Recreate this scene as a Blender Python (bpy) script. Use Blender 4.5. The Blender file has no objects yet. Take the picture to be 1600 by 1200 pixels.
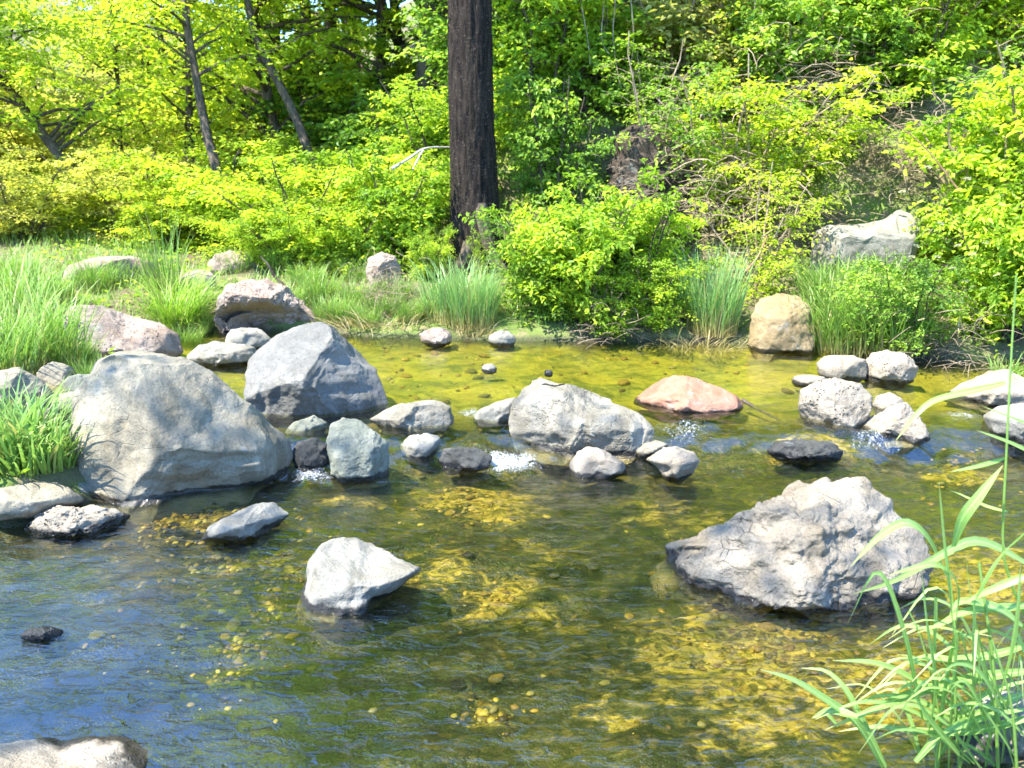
import bpy, bmesh, math, random
import numpy as np
from mathutils import Vector

# ------------------------------------------------------------------ camera, world, sun, exposure
scene = bpy.context.scene
COL = scene.collection
CAM_H, PITCH, FPX = 1.5, math.radians(14.7), 1331.0        # FPX: focal length in pixels of the 1600 px wide photograph
cam_d = bpy.data.cameras.new("camera"); cam = bpy.data.objects.new("camera", cam_d); COL.objects.link(cam)
cam.location = (0, 0, CAM_H); cam.rotation_euler = (math.pi / 2 - PITCH, 0, 0)
cam_d.sensor_width = 36.0; cam_d.lens = 36.0 * FPX / 1600.0; cam_d.clip_start = 0.05; cam_d.clip_end = 2000
cam_d.dof.use_dof = True; cam_d.dof.focus_distance = 3.4; cam_d.dof.aperture_fstop = 5.0
scene.camera = cam

SUN_TO = Vector((-0.46, -0.26, 0.85)).normalized()          # direction towards the sun
world = bpy.data.worlds.new("World"); scene.world = world; world.use_nodes = True
wn = world.node_tree; wn.nodes.clear()
w_out = wn.nodes.new("ShaderNodeOutputWorld"); w_bg = wn.nodes.new("ShaderNodeBackground"); w_sky = wn.nodes.new("ShaderNodeTexSky")
w_sky.sky_type = 'NISHITA'; w_sky.sun_disc = False
w_sky.sun_elevation = math.asin(SUN_TO.z); w_sky.sun_rotation = math.atan2(SUN_TO.x, SUN_TO.y)
w_sky.altitude = 1600; w_sky.air_density = 1.0; w_sky.dust_density = 0.0; w_sky.ozone_density = 10.0
w_bg.inputs[1].default_value = 0.15
wn.links.new(w_sky.outputs[0], w_bg.inputs[0]); wn.links.new(w_bg.outputs[0], w_out.inputs[0])
sun_d = bpy.data.lights.new("sun", 'SUN'); sun_d.energy = 2.9; sun_d.angle = math.radians(0.5); sun_d.color = (1.0, 0.95, 0.86)
sun = bpy.data.objects.new("sun", sun_d); COL.objects.link(sun); sun.location = (-20, -4, 34)
sun.rotation_euler = SUN_TO.to_track_quat('Z', 'Y').to_euler()
scene.view_settings.view_transform = 'Standard'; scene.view_settings.look = 'None'
scene.view_settings.exposure = 2.55; scene.view_settings.gamma = 1.0; scene.view_settings.use_curve_mapping = False
scene.render.engine = 'CYCLES'
cy = scene.cycles
cy.use_denoising = True; cy.max_bounces = 5; cy.diffuse_bounces = 3; cy.glossy_bounces = 2; cy.transmission_bounces = 4
cy.transparent_max_bounces = 8; cy.caustics_reflective = False; cy.caustics_refractive = False
cy.use_adaptive_sampling = True; cy.adaptive_threshold = 0.02; cy.sample_clamp_indirect = 6.0

CAM = np.array([0, 0, CAM_H])
FW = np.array([0, math.cos(PITCH), -math.sin(PITCH)]); UPV = np.array([0, math.sin(PITCH), math.cos(PITCH)]); RT = np.array([1.0, 0, 0])

def ray(px, py):
    return FW + RT * ((px - 800) / FPX) + UPV * ((600 - py) / FPX)
def at_z(px, py, z=0.0):                       # where the line of sight meets a level surface
    r = ray(px, py); return CAM + r * ((z - CAM_H) / r[2])
def at_y(px, py, Y):                           # the point on the line of sight Y metres away
    r = ray(px, py); return CAM + r * (Y / r[1])
def proj(p):
    q = np.asarray(p) - CAM; d = q @ FW
    return 800 + FPX * (q @ RT) / d, 600 - FPX * (q @ UPV) / d

# ------------------------------------------------------------------ noise
def _hash(ix, iy, iz, seed):
    h = (ix.astype(np.int64) * 374761393 + iy.astype(np.int64) * 668265263 + iz.astype(np.int64) * 2147483647 + seed * 144269504) & 0xFFFFFFFF
    h = ((h ^ (h >> 13)) * 1274126177) & 0xFFFFFFFF
    h = (h ^ (h >> 16)) * 2246822519 & 0xFFFFFFFF
    return ((h ^ (h >> 15)) & 0xFFFFFF) / float(0xFFFFFF) * 2 - 1
def vnoise(p, seed=0):
    p = np.asarray(p, float); i = np.floor(p).astype(np.int64); f = p - i; f = f * f * f * (f * (f * 6 - 15) + 10)
    out = 0
    for dx in (0, 1):
        wx = f[:, 0] if dx else 1 - f[:, 0]
        for dy in (0, 1):
            wy = f[:, 1] if dy else 1 - f[:, 1]
            for dz in (0, 1):
                wz = f[:, 2] if dz else 1 - f[:, 2]
                out = out + wx * wy * wz * _hash(i[:, 0] + dx, i[:, 1] + dy, i[:, 2] + dz, seed)
    return out
def fbm(p, seed=0, o=4, gain=0.5):
    p = np.asarray(p, float); s = 0; a = 1.0
    for k in range(o):
        s = s + a * vnoise(p * (2.03 ** k) + 17.3 * k, seed + k); a *= gain
    return s
def noise2(x, y, seed=0, o=3):
    return fbm(np.stack([x, y, np.zeros_like(x) + 0.37], 1), seed, o)
def sstep(a, b, x):
    t = np.clip((x - a) / (b - a), 0, 1); return t * t * (3 - 2 * t)

# ------------------------------------------------------------------ mesh and object helpers
def mesh_np(name, V, F, smooth=True, attrs=None, vals_dom='POINT'):
    """V (n,3); F (m,k) all faces with k corners"""
    V = np.asarray(V, np.float32); F = np.asarray(F, np.int32); m, k = F.shape
    me = bpy.data.meshes.new(name)
    me.vertices.add(len(V)); me.vertices.foreach_set("co", V.ravel())
    me.loops.add(m * k); me.loops.foreach_set("vertex_index", F.ravel())
    me.polygons.add(m); me.polygons.foreach_set("loop_start", np.arange(0, m * k, k, dtype=np.int32))
    try: me.polygons.foreach_set("loop_total", np.full(m, k, np.int32))
    except Exception: pass
    me.update(calc_edges=True)
    if smooth: me.polygons.foreach_set("use_smooth", np.ones(m, bool))
    for an, av in (attrs or {}).items():
        a = me.attributes.new(an, 'FLOAT', 'POINT'); a.data.foreach_set("value", np.asarray(av, np.float32))
    me.validate()
    return me
def obj(name, me, mat=None, parent=None):
    o = bpy.data.objects.new(name, me); COL.objects.link(o)
    if mat is not None and not me.materials: me.materials.append(mat)
    if parent is not None: o.parent = parent
    return o
def tag(o, label, cat, group=None, kind=None):
    if label: o['label'] = label
    if cat: o['category'] = cat
    if group: o['group'] = group
    if kind: o['kind'] = kind
    return o
def empty(name, loc, rz=0, sc=(1, 1, 1)):
    e = bpy.data.objects.new(name, None); COL.objects.link(e); e.location = loc; e.rotation_euler = (0, 0, rz); e.scale = sc
    e.empty_display_size = 0.1
    return e
def obj_mat(o, mat):
    o.material_slots[0].link = 'OBJECT'; o.material_slots[0].material = mat
def tubes(paths, sides=5):
    """paths: list of (points (n,3), radii (n,)) -> V, F quads"""
    VV, FF = [], []; off = 0
    for P, R in paths:
        P = np.asarray(P, float); R = np.asarray(R, float); n = len(P)
        T = np.gradient(P, axis=0); T /= np.linalg.norm(T, axis=1)[:, None] + 1e-9
        ref = np.array([0.31, 0.17, 0.93]) if abs(T[0, 2]) < 0.8 else np.array([0.95, 0.2, 0.1])
        A = np.cross(T, ref); A /= np.linalg.norm(A, axis=1)[:, None] + 1e-9; B = np.cross(T, A)
        ang = np.arange(sides) * 2 * math.pi / sides
        ring = P[:, None, :] + R[:, None, None] * (np.cos(ang)[None, :, None] * A[:, None, :] + np.sin(ang)[None, :, None] * B[:, None, :])
        VV.append(ring.reshape(-1, 3))
        i = np.arange(n - 1)[:, None] * sides; j = np.arange(sides)[None, :]; j2 = (j + 1) % sides
        f = np.stack([i + j, i + j2, i + sides + j2, i + sides + j], 2).reshape(-1, 4)
        FF.append(f + off); off += n * sides
    return np.concatenate(VV), np.concatenate(FF)
def smooth_path(pts, n):
    P = np.asarray(pts, float); s = np.r_[0, np.cumsum(np.linalg.norm(np.diff(P, axis=0), axis=1))]; s /= s[-1]
    t = np.linspace(0, 1, n)
    if len(P) < 3: return np.stack([np.interp(t, s, P[:, k]) for k in range(3)], 1)
    # Catmull-Rom
    out = np.zeros((n, 3)); Q = np.vstack([2 * P[0] - P[1], P, 2 * P[-1] - P[-2]])
    for a, tt in enumerate(t):
        i = min(np.searchsorted(s, tt, 'right') - 1, len(P) - 2); u = (tt - s[i]) / (s[i + 1] - s[i] + 1e-9)
        p0, p1, p2, p3 = Q[i], Q[i + 1], Q[i + 2], Q[i + 3]
        out[a] = 0.5 * (2 * p1 + (p2 - p0) * u + (2 * p0 - 5 * p1 + 4 * p2 - p3) * u * u + (3 * p1 - p0 - 3 * p2 + p3) * u ** 3)
    return out

# ------------------------------------------------------------------ materials
class NT:
    def __init__(s, name):
        s.m = bpy.data.materials.new(name); s.m.use_nodes = True; s.t = s.m.node_tree; s.t.nodes.clear()
        s.out = s.n('ShaderNodeOutputMaterial')
    def n(s, typ, **kw):
        nd = s.t.nodes.new(typ)
        for k, v in kw.items(): setattr(nd, k, v)
        return nd
    def l(s, a, b): s.t.links.new(a, b)
    def v(s, x, sock):
        if isinstance(x, (int, float)): sock.default_value = x
        elif isinstance(x, tuple): sock.default_value = (*x, 1.0) if len(x) == 3 and len(sock.default_value) == 4 else x
        else: s.l(x, sock)
    def math(s, op, a, b=0.0, clamp=False):
        nd = s.n('ShaderNodeMath', operation=op, use_clamp=clamp); s.v(a, nd.inputs[0]); s.v(b, nd.inputs[1]); return nd.outputs[0]
    def mix(s, f, a, b, typ='MIX'):
        nd = s.n('ShaderNodeMix', data_type='RGBA', blend_type=typ); s.v(f, nd.inputs[0]); s.v(a, nd.inputs[6]); s.v(b, nd.inputs[7]); return nd.outputs[2]
    def ss(s, x, a, b, lo=0.0, hi=1.0):
        nd = s.n('ShaderNodeMapRange', interpolation_type='SMOOTHSTEP'); s.v(x, nd.inputs[0]); s.v(a, nd.inputs[1]); s.v(b, nd.inputs[2]); s.v(lo, nd.inputs[3]); s.v(hi, nd.inputs[4]); return nd.outputs[0]
    def pos(s):
        return s.n('ShaderNodeNewGeometry').outputs['Position']
    def z(s, p=None):
        x = s.n('ShaderNodeSeparateXYZ'); s.l(p or s.pos(), x.inputs[0]); return x.outputs[2]
    def mapv(s, vec, scale=(1, 1, 1), loc=(0, 0, 0), rot=(0, 0, 0)):
        m = s.n('ShaderNodeMapping'); s.l(vec, m.inputs[0]); m.inputs['Scale'].default_value = scale; m.inputs['Location'].default_value = loc; m.inputs['Rotation'].default_value = rot; return m.outputs[0]
    def noise(s, vec, scale, detail=4, rough=0.55, dist=0.0):
        nd = s.n('ShaderNodeTexNoise'); s.l(vec, nd.inputs['Vector']); nd.inputs['Scale'].default_value = scale; nd.inputs['Detail'].default_value = detail
        nd.inputs['Roughness'].default_value = rough; nd.inputs['Distortion'].default_value = dist; return nd.outputs[0]
    def vor(s, vec, scale, feat='F1', out=0, rnd=1.0):
        nd = s.n('ShaderNodeTexVoronoi', feature=feat); s.l(vec, nd.inputs['Vector']); nd.inputs['Scale'].default_value = scale; nd.inputs['Randomness'].default_value = rnd; return nd.outputs[out]
    def bump(s, h, strength=0.5, dist=0.01, nrm=None):
        nd = s.n('ShaderNodeBump'); nd.inputs['Strength'].default_value = strength; nd.inputs['Distance'].default_value = dist; s.l(h, nd.inputs['Height'])
        if nrm is not None: s.l(nrm, nd.inputs['Normal'])
        return nd.outputs[0]
    def bsdf(s, col, rough, nrm=None, spec=0.4):
        b = s.n('ShaderNodeBsdfPrincipled'); s.v(col, b.inputs['Base Color']); s.v(rough, b.inputs['Roughness']); b.inputs['Specular IOR Level'].default_value = spec
        if nrm is not None: s.l(nrm, b.inputs['Normal'])
        s.l(b.outputs[0], s.out.inputs[0]); return b
    def ramp(s, f, stops):
        nd = s.n('ShaderNodeValToRGB'); e = nd.color_ramp.elements
        while len(e) < len(stops): e.new(0.5)
        for k, (p, c) in enumerate(stops): e[k].position = p; e[k].color = (*c, 1)
        s.v(f, nd.inputs[0]); return nd.outputs[0]

_rm = {}
def rock_mat(kind, level):
    """level: height of the water that wets the stone, None on dry land"""
    key = (kind, level)
    if key in _rm: return _rm[key]
    A, B, C, scale, bump_s, pit, veins = ROCKS[kind]
    t = NT('%s_stone' % kind); oc = t.n('ShaderNodeTexCoord').outputs['Object']; p = t.pos()
    big = t.noise(oc, 2.6 * scale, 5, 0.6); med = t.noise(oc, 11 * scale, 5, 0.65); fine = t.noise(oc, 95 * scale, 3, 0.7)
    col = t.mix(t.ss(big, 0.36, 0.64), A, B)
    col = t.mix(t.ss(med, 0.54, 0.72, 0, 0.55), col, C)
    streak = t.noise(t.mapv(oc, (3, 3, 14), rot=(0.35, 0.5, 0.2)), 2.0 * scale, 4, 0.6, 0.6)
    col = t.mix(t.ss(streak, 0.55, 0.75, 0, 0.35), col, tuple(c * 0.6 for c in A))
    stain = t.noise(t.mapv(oc, (1.6, 1.6, 0.5)), 3.2 * scale, 5, 0.6, 0.8)
    col = t.mix(t.ss(stain, 0.50, 0.66, 0, 0.5), col, (A[0] * 0.62, A[1] * 0.56, A[2] * 0.44)); col = t.mix(t.ss(stain, 0.45, 0.30, 0, 0.5), col, tuple(min(1, c * 1.28) for c in B))
    lich = t.noise(oc, 5.5 * scale, 6, 0.7); col = t.mix(t.ss(lich, 0.60, 0.64, 0, 0.45), col, (0.30, 0.30, 0.26)); col = t.mix(t.ss(lich, 0.38, 0.30, 0, 0.3), col, (0.11, 0.10, 0.07))
    speck = t.ss(fine, 0.36, 0.47, 0.58, 1.0); col = t.mix(t.ss(fine, 0.60, 0.70, 0, 0.4), col, tuple(min(1, c * 1.5) for c in B))
    col = t.mix(1.0, col, t.n('ShaderNodeCombineColor').outputs[0], 'MULTIPLY') if False else t.mix(t.math('SUBTRACT', 1.0, speck), col, (0.05, 0.05, 0.045))
    h = t.math('ADD', t.math('MULTIPLY', med, 0.8), t.math('MULTIPLY', fine, 0.32))
    h = t.math('ADD', h, t.math('MULTIPLY', streak, 0.5 * veins))
    if pit > 0:
        wv = t.n('ShaderNodeVectorMath', operation='ADD'); t.l(oc, wv.inputs[0]); nn = t.n('ShaderNodeTexNoise'); t.l(oc, nn.inputs['Vector']); nn.inputs['Scale'].default_value = 14
        sc_ = t.n('ShaderNodeVectorMath', operation='SCALE'); t.l(nn.outputs[1], sc_.inputs[0]); sc_.inputs[3].default_value = 0.06; t.l(sc_.outputs[0], wv.inputs[1])
        vv = t.vor(wv.outputs[0], 34 * scale); holes = t.ss(vv, 0.12, 0.34)
        gate = t.ss(t.noise(oc, 7 * scale, 3), 0.45, 0.6)
        ph = t.math('MULTIPLY', t.math('SUBTRACT', 1.0, holes), gate)
        col = t.mix(t.math('MULTIPLY', ph, 0.8 * pit), col, (0.035, 0.03, 0.028))
        h = t.math('SUBTRACT', h, t.math('MULTIPLY', ph, 1.6 * pit))
    if veins > 0:
        cr = t.vor(t.mapv(oc, (1, 1, 1.7)), 7.5 * scale, 'DISTANCE_TO_EDGE'); cr2 = t.ss(cr, 0.0, 0.025)
        gate = t.ss(t.noise(oc, 4.0, 3), 0.5, 0.62)
        crk = t.math('MULTIPLY', t.math('SUBTRACT', 1.0, cr2), gate)
        h = t.math('SUBTRACT', h, t.math('MULTIPLY', crk, 0.5 * veins)); col = t.mix(t.math('MULTIPLY', crk, 0.3 * veins), col, tuple(c * 0.35 for c in A))
    rough = 0.82
    if level is not None:
        zz = t.math('ADD', t.z(p), t.math('MULTIPLY', t.math('SUBTRACT', t.noise(p, 13, 4, 0.7), 0.5), 0.06))
        alg = t.ss(zz, level - 0.035, level + 0.004); wet = t.ss(zz, level + 0.020, level + 0.036)
        algc = t.mix(t.ss(t.noise(p, 9, 3), 0.4, 0.6), (0.22, 0.15, 0.025), (0.10, 0.085, 0.02))
        dark = t.mix(0.88, col, (0.012, 0.011, 0.009))
        sub = t.mix(alg, t.mix(0.65, col, algc), dark)
        col = t.mix(wet, sub, col)
        rough = t.ss(wet, 0.0, 1.0, 0.12, 0.82)
    t.bsdf(col, rough, t.bump(h, min(1.0, bump_s * 1.3), 0.02), 0.35)
    _rm[key] = t.m; return t.m
#            base A             base B              fleck C             scale bump pit veins
ROCKS = {
    'grey':   ((0.196, 0.173, 0.121), (0.302, 0.267, 0.187), (0.335, 0.267, 0.149), 0.9, 0.5, 0.0, 0.35),
    'slate':  ((0.125, 0.122, 0.105), (0.20, 0.195, 0.17), (0.20, 0.18, 0.13), 0.9, 0.5, 0.0, 0.35),
    'pale':   ((0.216, 0.205, 0.162), (0.288, 0.267, 0.214), (0.175, 0.162, 0.122), 1.6, 0.5, 0.0, 0.3),
    'scaly':  ((0.209, 0.180, 0.131), (0.324, 0.277, 0.204), (0.126, 0.106, 0.077), 1.1, 1.0, 0.0, 0.6),
    'mottled':((0.164, 0.150, 0.110), (0.350, 0.315, 0.236), (0.109, 0.097, 0.064), 1.3, 0.6, 0.25, 0.5),
    'teal':   ((0.166, 0.178, 0.132), (0.285, 0.284, 0.211), (0.131, 0.126, 0.091), 1.8, 0.8, 0.0, 0.5),
    'pink':   ((0.275, 0.206, 0.156), (0.363, 0.288, 0.225), (0.187, 0.134, 0.101), 1.0, 0.8, 0.5, 0.4),
    'red':    ((0.31, 0.145, 0.085), (0.37, 0.20, 0.13), (0.32, 0.225, 0.17), 1.8, 0.5, 0.2, 0.3),
    'tan':    ((0.286, 0.211, 0.120), (0.363, 0.278, 0.166), (0.231, 0.170, 0.092), 1.5, 0.4, 0.1, 0.3),
    'cream':  ((0.274, 0.226, 0.158), (0.341, 0.292, 0.218), (0.218, 0.186, 0.126), 1.7, 0.5, 0.2, 0.3),
    'ochre':  ((0.25, 0.18, 0.085), (0.33, 0.25, 0.135), (0.20, 0.14, 0.07), 1.2, 0.5, 0.1, 0.4),
    'pitted': ((0.282, 0.240, 0.175), (0.397, 0.342, 0.255), (0.188, 0.157, 0.114), 1.5, 1.0, 1.0, 0.2),
    'dark':   ((0.039, 0.039, 0.034), (0.077, 0.078, 0.068), (0.121, 0.118, 0.101), 1.7, 0.7, 0.0, 0.6),
    'brown':  ((0.05, 0.036, 0.025), (0.085, 0.062, 0.045), (0.035, 0.026, 0.02), 1.0, 1.0, 0.3, 0.8),  # darkened to carry the overhang's shade on the rock wall
    'amber':  ((0.26, 0.155, 0.015), (0.42, 0.27, 0.03), (0.18, 0.11, 0.015), 2.0, 0.5, 0.0, 0.0),
    'olive':  ((0.12, 0.10, 0.02), (0.20, 0.16, 0.03), (0.07, 0.06, 0.015), 2.0, 0.5, 0.0, 0.0),
}

def leaf_mat(name, dark, mid, light, trans=0.5, rough=0.45):
    t = NT(name); a = t.n('ShaderNodeAttribute', attribute_name='lv').outputs['Fac']
    col = t.ramp(a, [(0.0, dark), (0.45, mid), (0.85, light), (1.0, tuple(min(1, c * 1.15) for c in light))])
    d = t.n('ShaderNodeBsdfPrincipled'); t.v(col, d.inputs['Base Color']); d.inputs['Roughness'].default_value = rough; d.inputs['Specular IOR Level'].default_value = 0.35
    tr = t.n('ShaderNodeBsdfTranslucent'); t.v(t.mix(1.0, col, (1.25, 1.18, 0.7), 'MULTIPLY'), tr.inputs[0])
    mx = t.n('ShaderNodeMixShader'); mx.inputs[0].default_value = trans; t.l(d.outputs[0], mx.inputs[1]); t.l(tr.outputs[0], mx.inputs[2]); t.l(mx.outputs[0], t.out.inputs[0])
    return t.m
LEAF = {
    'yellow': leaf_mat('yellow_green_leaf', (0.270, 0.412, 0.036), (0.432, 0.587, 0.042), (0.558, 0.680, 0.060), 0.58),
    'bright': leaf_mat('bright_green_leaf', (0.180, 0.330, 0.030), (0.324, 0.505, 0.042), (0.486, 0.639, 0.060), 0.56),
    'mid':    leaf_mat('mid_green_leaf', (0.117, 0.237, 0.036), (0.216, 0.391, 0.048), (0.360, 0.536, 0.072), 0.5),
    'deep':   leaf_mat('deep_green_leaf', (0.03, 0.07, 0.012), (0.05, 0.11, 0.02), (0.10, 0.18, 0.03), 0.35),
    'olive':  leaf_mat('olive_leaf', (0.30, 0.36, 0.07), (0.46, 0.52, 0.10), (0.60, 0.62, 0.14), 0.58),
    'dusty':  leaf_mat('dusty_leaf', (0.27, 0.30, 0.09), (0.42, 0.45, 0.13), (0.64, 0.66, 0.24), 0.58),
    'white':  leaf_mat('petal', (0.70, 0.70, 0.58), (0.78, 0.78, 0.68), (0.8, 0.8, 0.74), 0.4),
}
def grass_mat(name, straw, base, tip):
    t = NT(name); h = t.n('ShaderNodeAttribute', attribute_name='gh').outputs['Fac']; a = t.n('ShaderNodeAttribute', attribute_name='lv').outputs['Fac']
    col = t.ramp(h, [(0.0, straw), (0.22, tuple(0.5 * (s + b) for s, b in zip(straw, base))), (0.4, base), (0.93, tip), (1.0, (0.45, 0.38, 0.16))])
    rib = t.n('ShaderNodeAttribute', attribute_name='mr').outputs['Fac']; col = t.mix(t.ss(rib, 0.72, 0.95, 0, 0.55), col, tuple(min(1, c * 1.5 + 0.06) for c in tip))
    vein = t.noise(t.n('ShaderNodeTexCoord').outputs['Object'], 120, 3, 0.7); col = t.mix(t.ss(vein, 0.5, 0.75, 0, 0.35), col, tuple(c * 0.45 for c in base))
    dry = t.ss(a, 0.86, 0.93)
    col = t.mix(t.math('MULTIPLY', dry, 0.75), col, (0.42, 0.36, 0.16))
    col = t.mix(t.ss(a, 0.0, 0.8, 0.25, 0.0), col, (0.06, 0.13, 0.03))
    d = t.n('ShaderNodeBsdfPrincipled'); t.v(col, d.inputs['Base Color']); d.inputs['Roughness'].default_value = 0.4; d.inputs['Specular IOR Level'].default_value = 0.4
    tr = t.n('ShaderNodeBsdfTranslucent'); t.v(t.mix(1.0, col, (1.1, 1.1, 0.75), 'MULTIPLY'), tr.inputs[0])
    mx = t.n('ShaderNodeMixShader'); mx.inputs[0].default_value = 0.4; t.l(d.outputs[0], mx.inputs[1]); t.l(tr.outputs[0], mx.inputs[2]); t.l(mx.outputs[0], t.out.inputs[0])
    return t.m
GRASS = {
    'meadow': grass_mat('meadow_grass', (0.34, 0.31, 0.13), (0.19, 0.35, 0.055), (0.34, 0.54, 0.11)),
    'sedge':  grass_mat('sedge_grass', (0.28, 0.33, 0.06), (0.24, 0.45, 0.03), (0.42, 0.62, 0.08)),
    'reed':   grass_mat('reed_blade', (0.60, 0.48, 0.20), (0.22, 0.42, 0.11), (0.40, 0.62, 0.24)),
    'front':  grass_mat('foreground_blade', (0.26, 0.38, 0.07), (0.24, 0.42, 0.085), (0.36, 0.56, 0.16)),
    'straw':  grass_mat('straw_blade', (0.42, 0.34, 0.17), (0.50, 0.42, 0.22), (0.55, 0.47, 0.25)),
}
def bark_mat(name, c1, c2, c3, sc=1.0, bump=0.8):
    t = NT(name); oc = t.n('ShaderNodeTexCoord').outputs['Object']
    v = t.mapv(oc, (9 * sc, 9 * sc, 1.6 * sc)); n1 = t.noise(v, 3.0, 6, 0.65, 0.4); n2 = t.noise(oc, 60 * sc, 4, 0.7); n3 = t.noise(oc, 1.3, 3)
    col = t.mix(t.ss(n1, 0.38, 0.62), c1, c2); col = t.mix(t.ss(n2, 0.56, 0.7, 0, 0.8), col, c3); col = t.mix(t.ss(n3, 0.5, 0.7, 0, 0.4), col, c2)
    t.bsdf(col, 0.9, t.bump(t.math('ADD', n1, t.math('MULTIPLY', n2, 0.35)), bump, 0.03), 0.2); return t.m
BARK = {
    'char':  bark_mat('charred_bark', (0.008, 0.006, 0.005), (0.035, 0.026, 0.019), (0.19, 0.145, 0.11), 1.0, 1.0),
    'brown': bark_mat('brown_bark', (0.06, 0.048, 0.035), (0.14, 0.11, 0.08), (0.22, 0.18, 0.14)),
    'pale':  bark_mat('weathered_wood', (0.36, 0.33, 0.28), (0.50, 0.47, 0.42), (0.25, 0.22, 0.18), 2.0, 0.4),
    'twig':  bark_mat('dry_twig', (0.20, 0.145, 0.085), (0.38, 0.30, 0.20), (0.48, 0.41, 0.30), 2.0, 0.3),
    'red':   bark_mat('reddish_twig', (0.20, 0.10, 0.06), (0.30, 0.17, 0.10), (0.34, 0.24, 0.16), 2.0, 0.3),
}

# ------------------------------------------------------------------ the stream and the land
UP_LEVEL = 0.10                               # the pool behind the line of stones stands a little higher
POOL = np.array([(-3.6, 0.2), (-3.3, 2.9), (-2.05, 3.3), (-1.75, 3.75), (-1.95, 4.6), (-2.15, 5.5), (-2.8, 5.95), (-2.75, 7.0), (-1.75, 7.05), (-1.2, 6.8), (-0.9, 6.8), (0.5, 6.62),
                 (2.0, 6.5), (2.42, 6.6), (2.62, 6.05), (3.2, 5.85), (5, 5.9), (9, 6.4), (9, 3.4), (2.6, 2.5), (1.55, 2.15), (1.2, 1.85), (1.15, 0.2)])
def pool_dist(x, y):
    """signed distance to the bank, negative in the water"""
    x = np.asarray(x, float); y = np.asarray(y, float); d = np.full(x.shape, 1e9); ins = np.zeros(x.shape, bool); n = len(POOL)
    for i in range(n):
        ax, ay = POOL[i]; bx, by = POOL[(i + 1) % n]; ex, ey = bx - ax, by - ay
        t = np.clip(((x - ax) * ex + (y - ay) * ey) / (ex * ex + ey * ey), 0, 1)
        d = np.minimum(d, np.hypot(x - ax - t * ex, y - ay - t * ey))
        c = ((ay > y) != (by > y)) & (x < (bx - ax) * (y - ay) / (by - ay + 1e-12) + ax); ins ^= c
    return np.where(ins, -d, d)
def dam_y(x): return 4.28 + 0.05 * x + 0.10 * np.sin(2.1 * x + 0.4)
def water_z(x, y): return UP_LEVEL * sstep(-0.16, 0.16, y - dam_y(x))
def terrain(x, y):
    x = np.atleast_1d(np.asarray(x, float)); y = np.atleast_1d(np.asarray(y, float))
    d = pool_dist(x, y) + 0.06 * noise2(x * 2.2, y * 2.2, 5)
    wz = water_z(x, y)
    bed = wz - (0.03 + 0.095 * (1 - np.exp(np.minimum(d, 0) / 0.45)) * (0.75 + 0.35 * noise2(x * 1.3, y * 1.3, 9, 2)))
    bed += 0.025 * noise2(x * 5, y * 5, 12, 3)
    do = np.maximum(d, 0)
    bank = wz - 0.03 + 0.26 * (1 - np.exp(-do / 0.35)) + 0.06 * np.minimum(do, 6)
    bank += 0.05 * noise2(x * 1.6, y * 1.6, 21, 4) * np.clip(do * 2, 0, 1)
    # hillside: close behind the pool on the right, far away on the left
    y0 = np.interp(x, [-40, -16, -9, -5, -2.5, -0.8, 0.6, 2.5, 4, 9], [40, 34, 26, 17, 11.5, 9.0, 8.0, 7.5, 6.9, 7.2])
    s = np.maximum(0, y - y0); right = sstep(-3, 2, x)
    slope = 0.28 + 0.62 * right
    hill = slope * (np.sqrt(s * s + 0.3) - 0.548); hill = np.where(hill > 9, 9 + 0.3 * (hill - 9), hill)
    hill += 0.35 * noise2(x * 0.45, y * 0.45, 33, 4) * np.clip(s, 0, 1.5)
    lefth = 0.35 * np.maximum(0, -x - 13 - 0.2 * np.maximum(y, 0)); lefth = np.minimum(lefth, 6)
    return np.where(d < 0, bed, bank + hill + lefth)
def tz(x, y): return float(terrain(x, y)[0])

def ground_hit(px, py):
    Ys = np.arange(2.0, 20, 0.04); r = ray(px, py); Q = CAM[None] + r[None] * (Ys / r[1])[:, None]
    h = np.nonzero(terrain(Q[:, 0], Q[:, 1]) > Q[:, 2])[0]
    return Q[h[0]] if len(h) else Q[-1]

def grid_axis(a, b, c, d, fine, n_out):
    mid = np.arange(b, c, fine); lo = b - (b - a) * (np.linspace(0, 1, n_out + 1)[1:] ** 2.2); hi = c + (d - c) * (np.linspace(0, 1, n_out + 1)[0:] ** 2.2)
    return np.r_[lo[::-1], mid, hi]
gx = grid_axis(-160, -4.2, 5.2, 160, 0.05, 46); gy = grid_axis(-60, 0.6, 9.0, 260, 0.05, 46)
X, Y = np.meshgrid(gx, gy); Z = terrain(X.ravel(), Y.ravel())
nx, ny = len(gx), len(gy); ii = (np.arange(ny - 1)[:, None] * nx + np.arange(nx - 1)[None, :]).ravel()
F = np.stack([ii, ii + 1, ii + nx + 1, ii + nx], 1)
t = NT('stream_bank_earth'); p = t.pos(); sx = t.n('ShaderNodeSeparateXYZ'); t.l(p, sx.inputs[0])
n1 = t.noise(p, 1.4, 5, 0.6); n2 = t.noise(p, 9, 5, 0.65); n3 = t.noise(p, 55, 3, 0.7)
land = t.mix(t.ss(n1, 0.4, 0.62), (0.12, 0.10, 0.055), (0.13, 0.19, 0.035)); land = t.mix(t.ss(n2, 0.5, 0.68), land, (0.24, 0.19, 0.11)); land = t.mix(t.ss(n3, 0.58, 0.7, 0, 0.6), land, (0.04, 0.035, 0.025))
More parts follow.
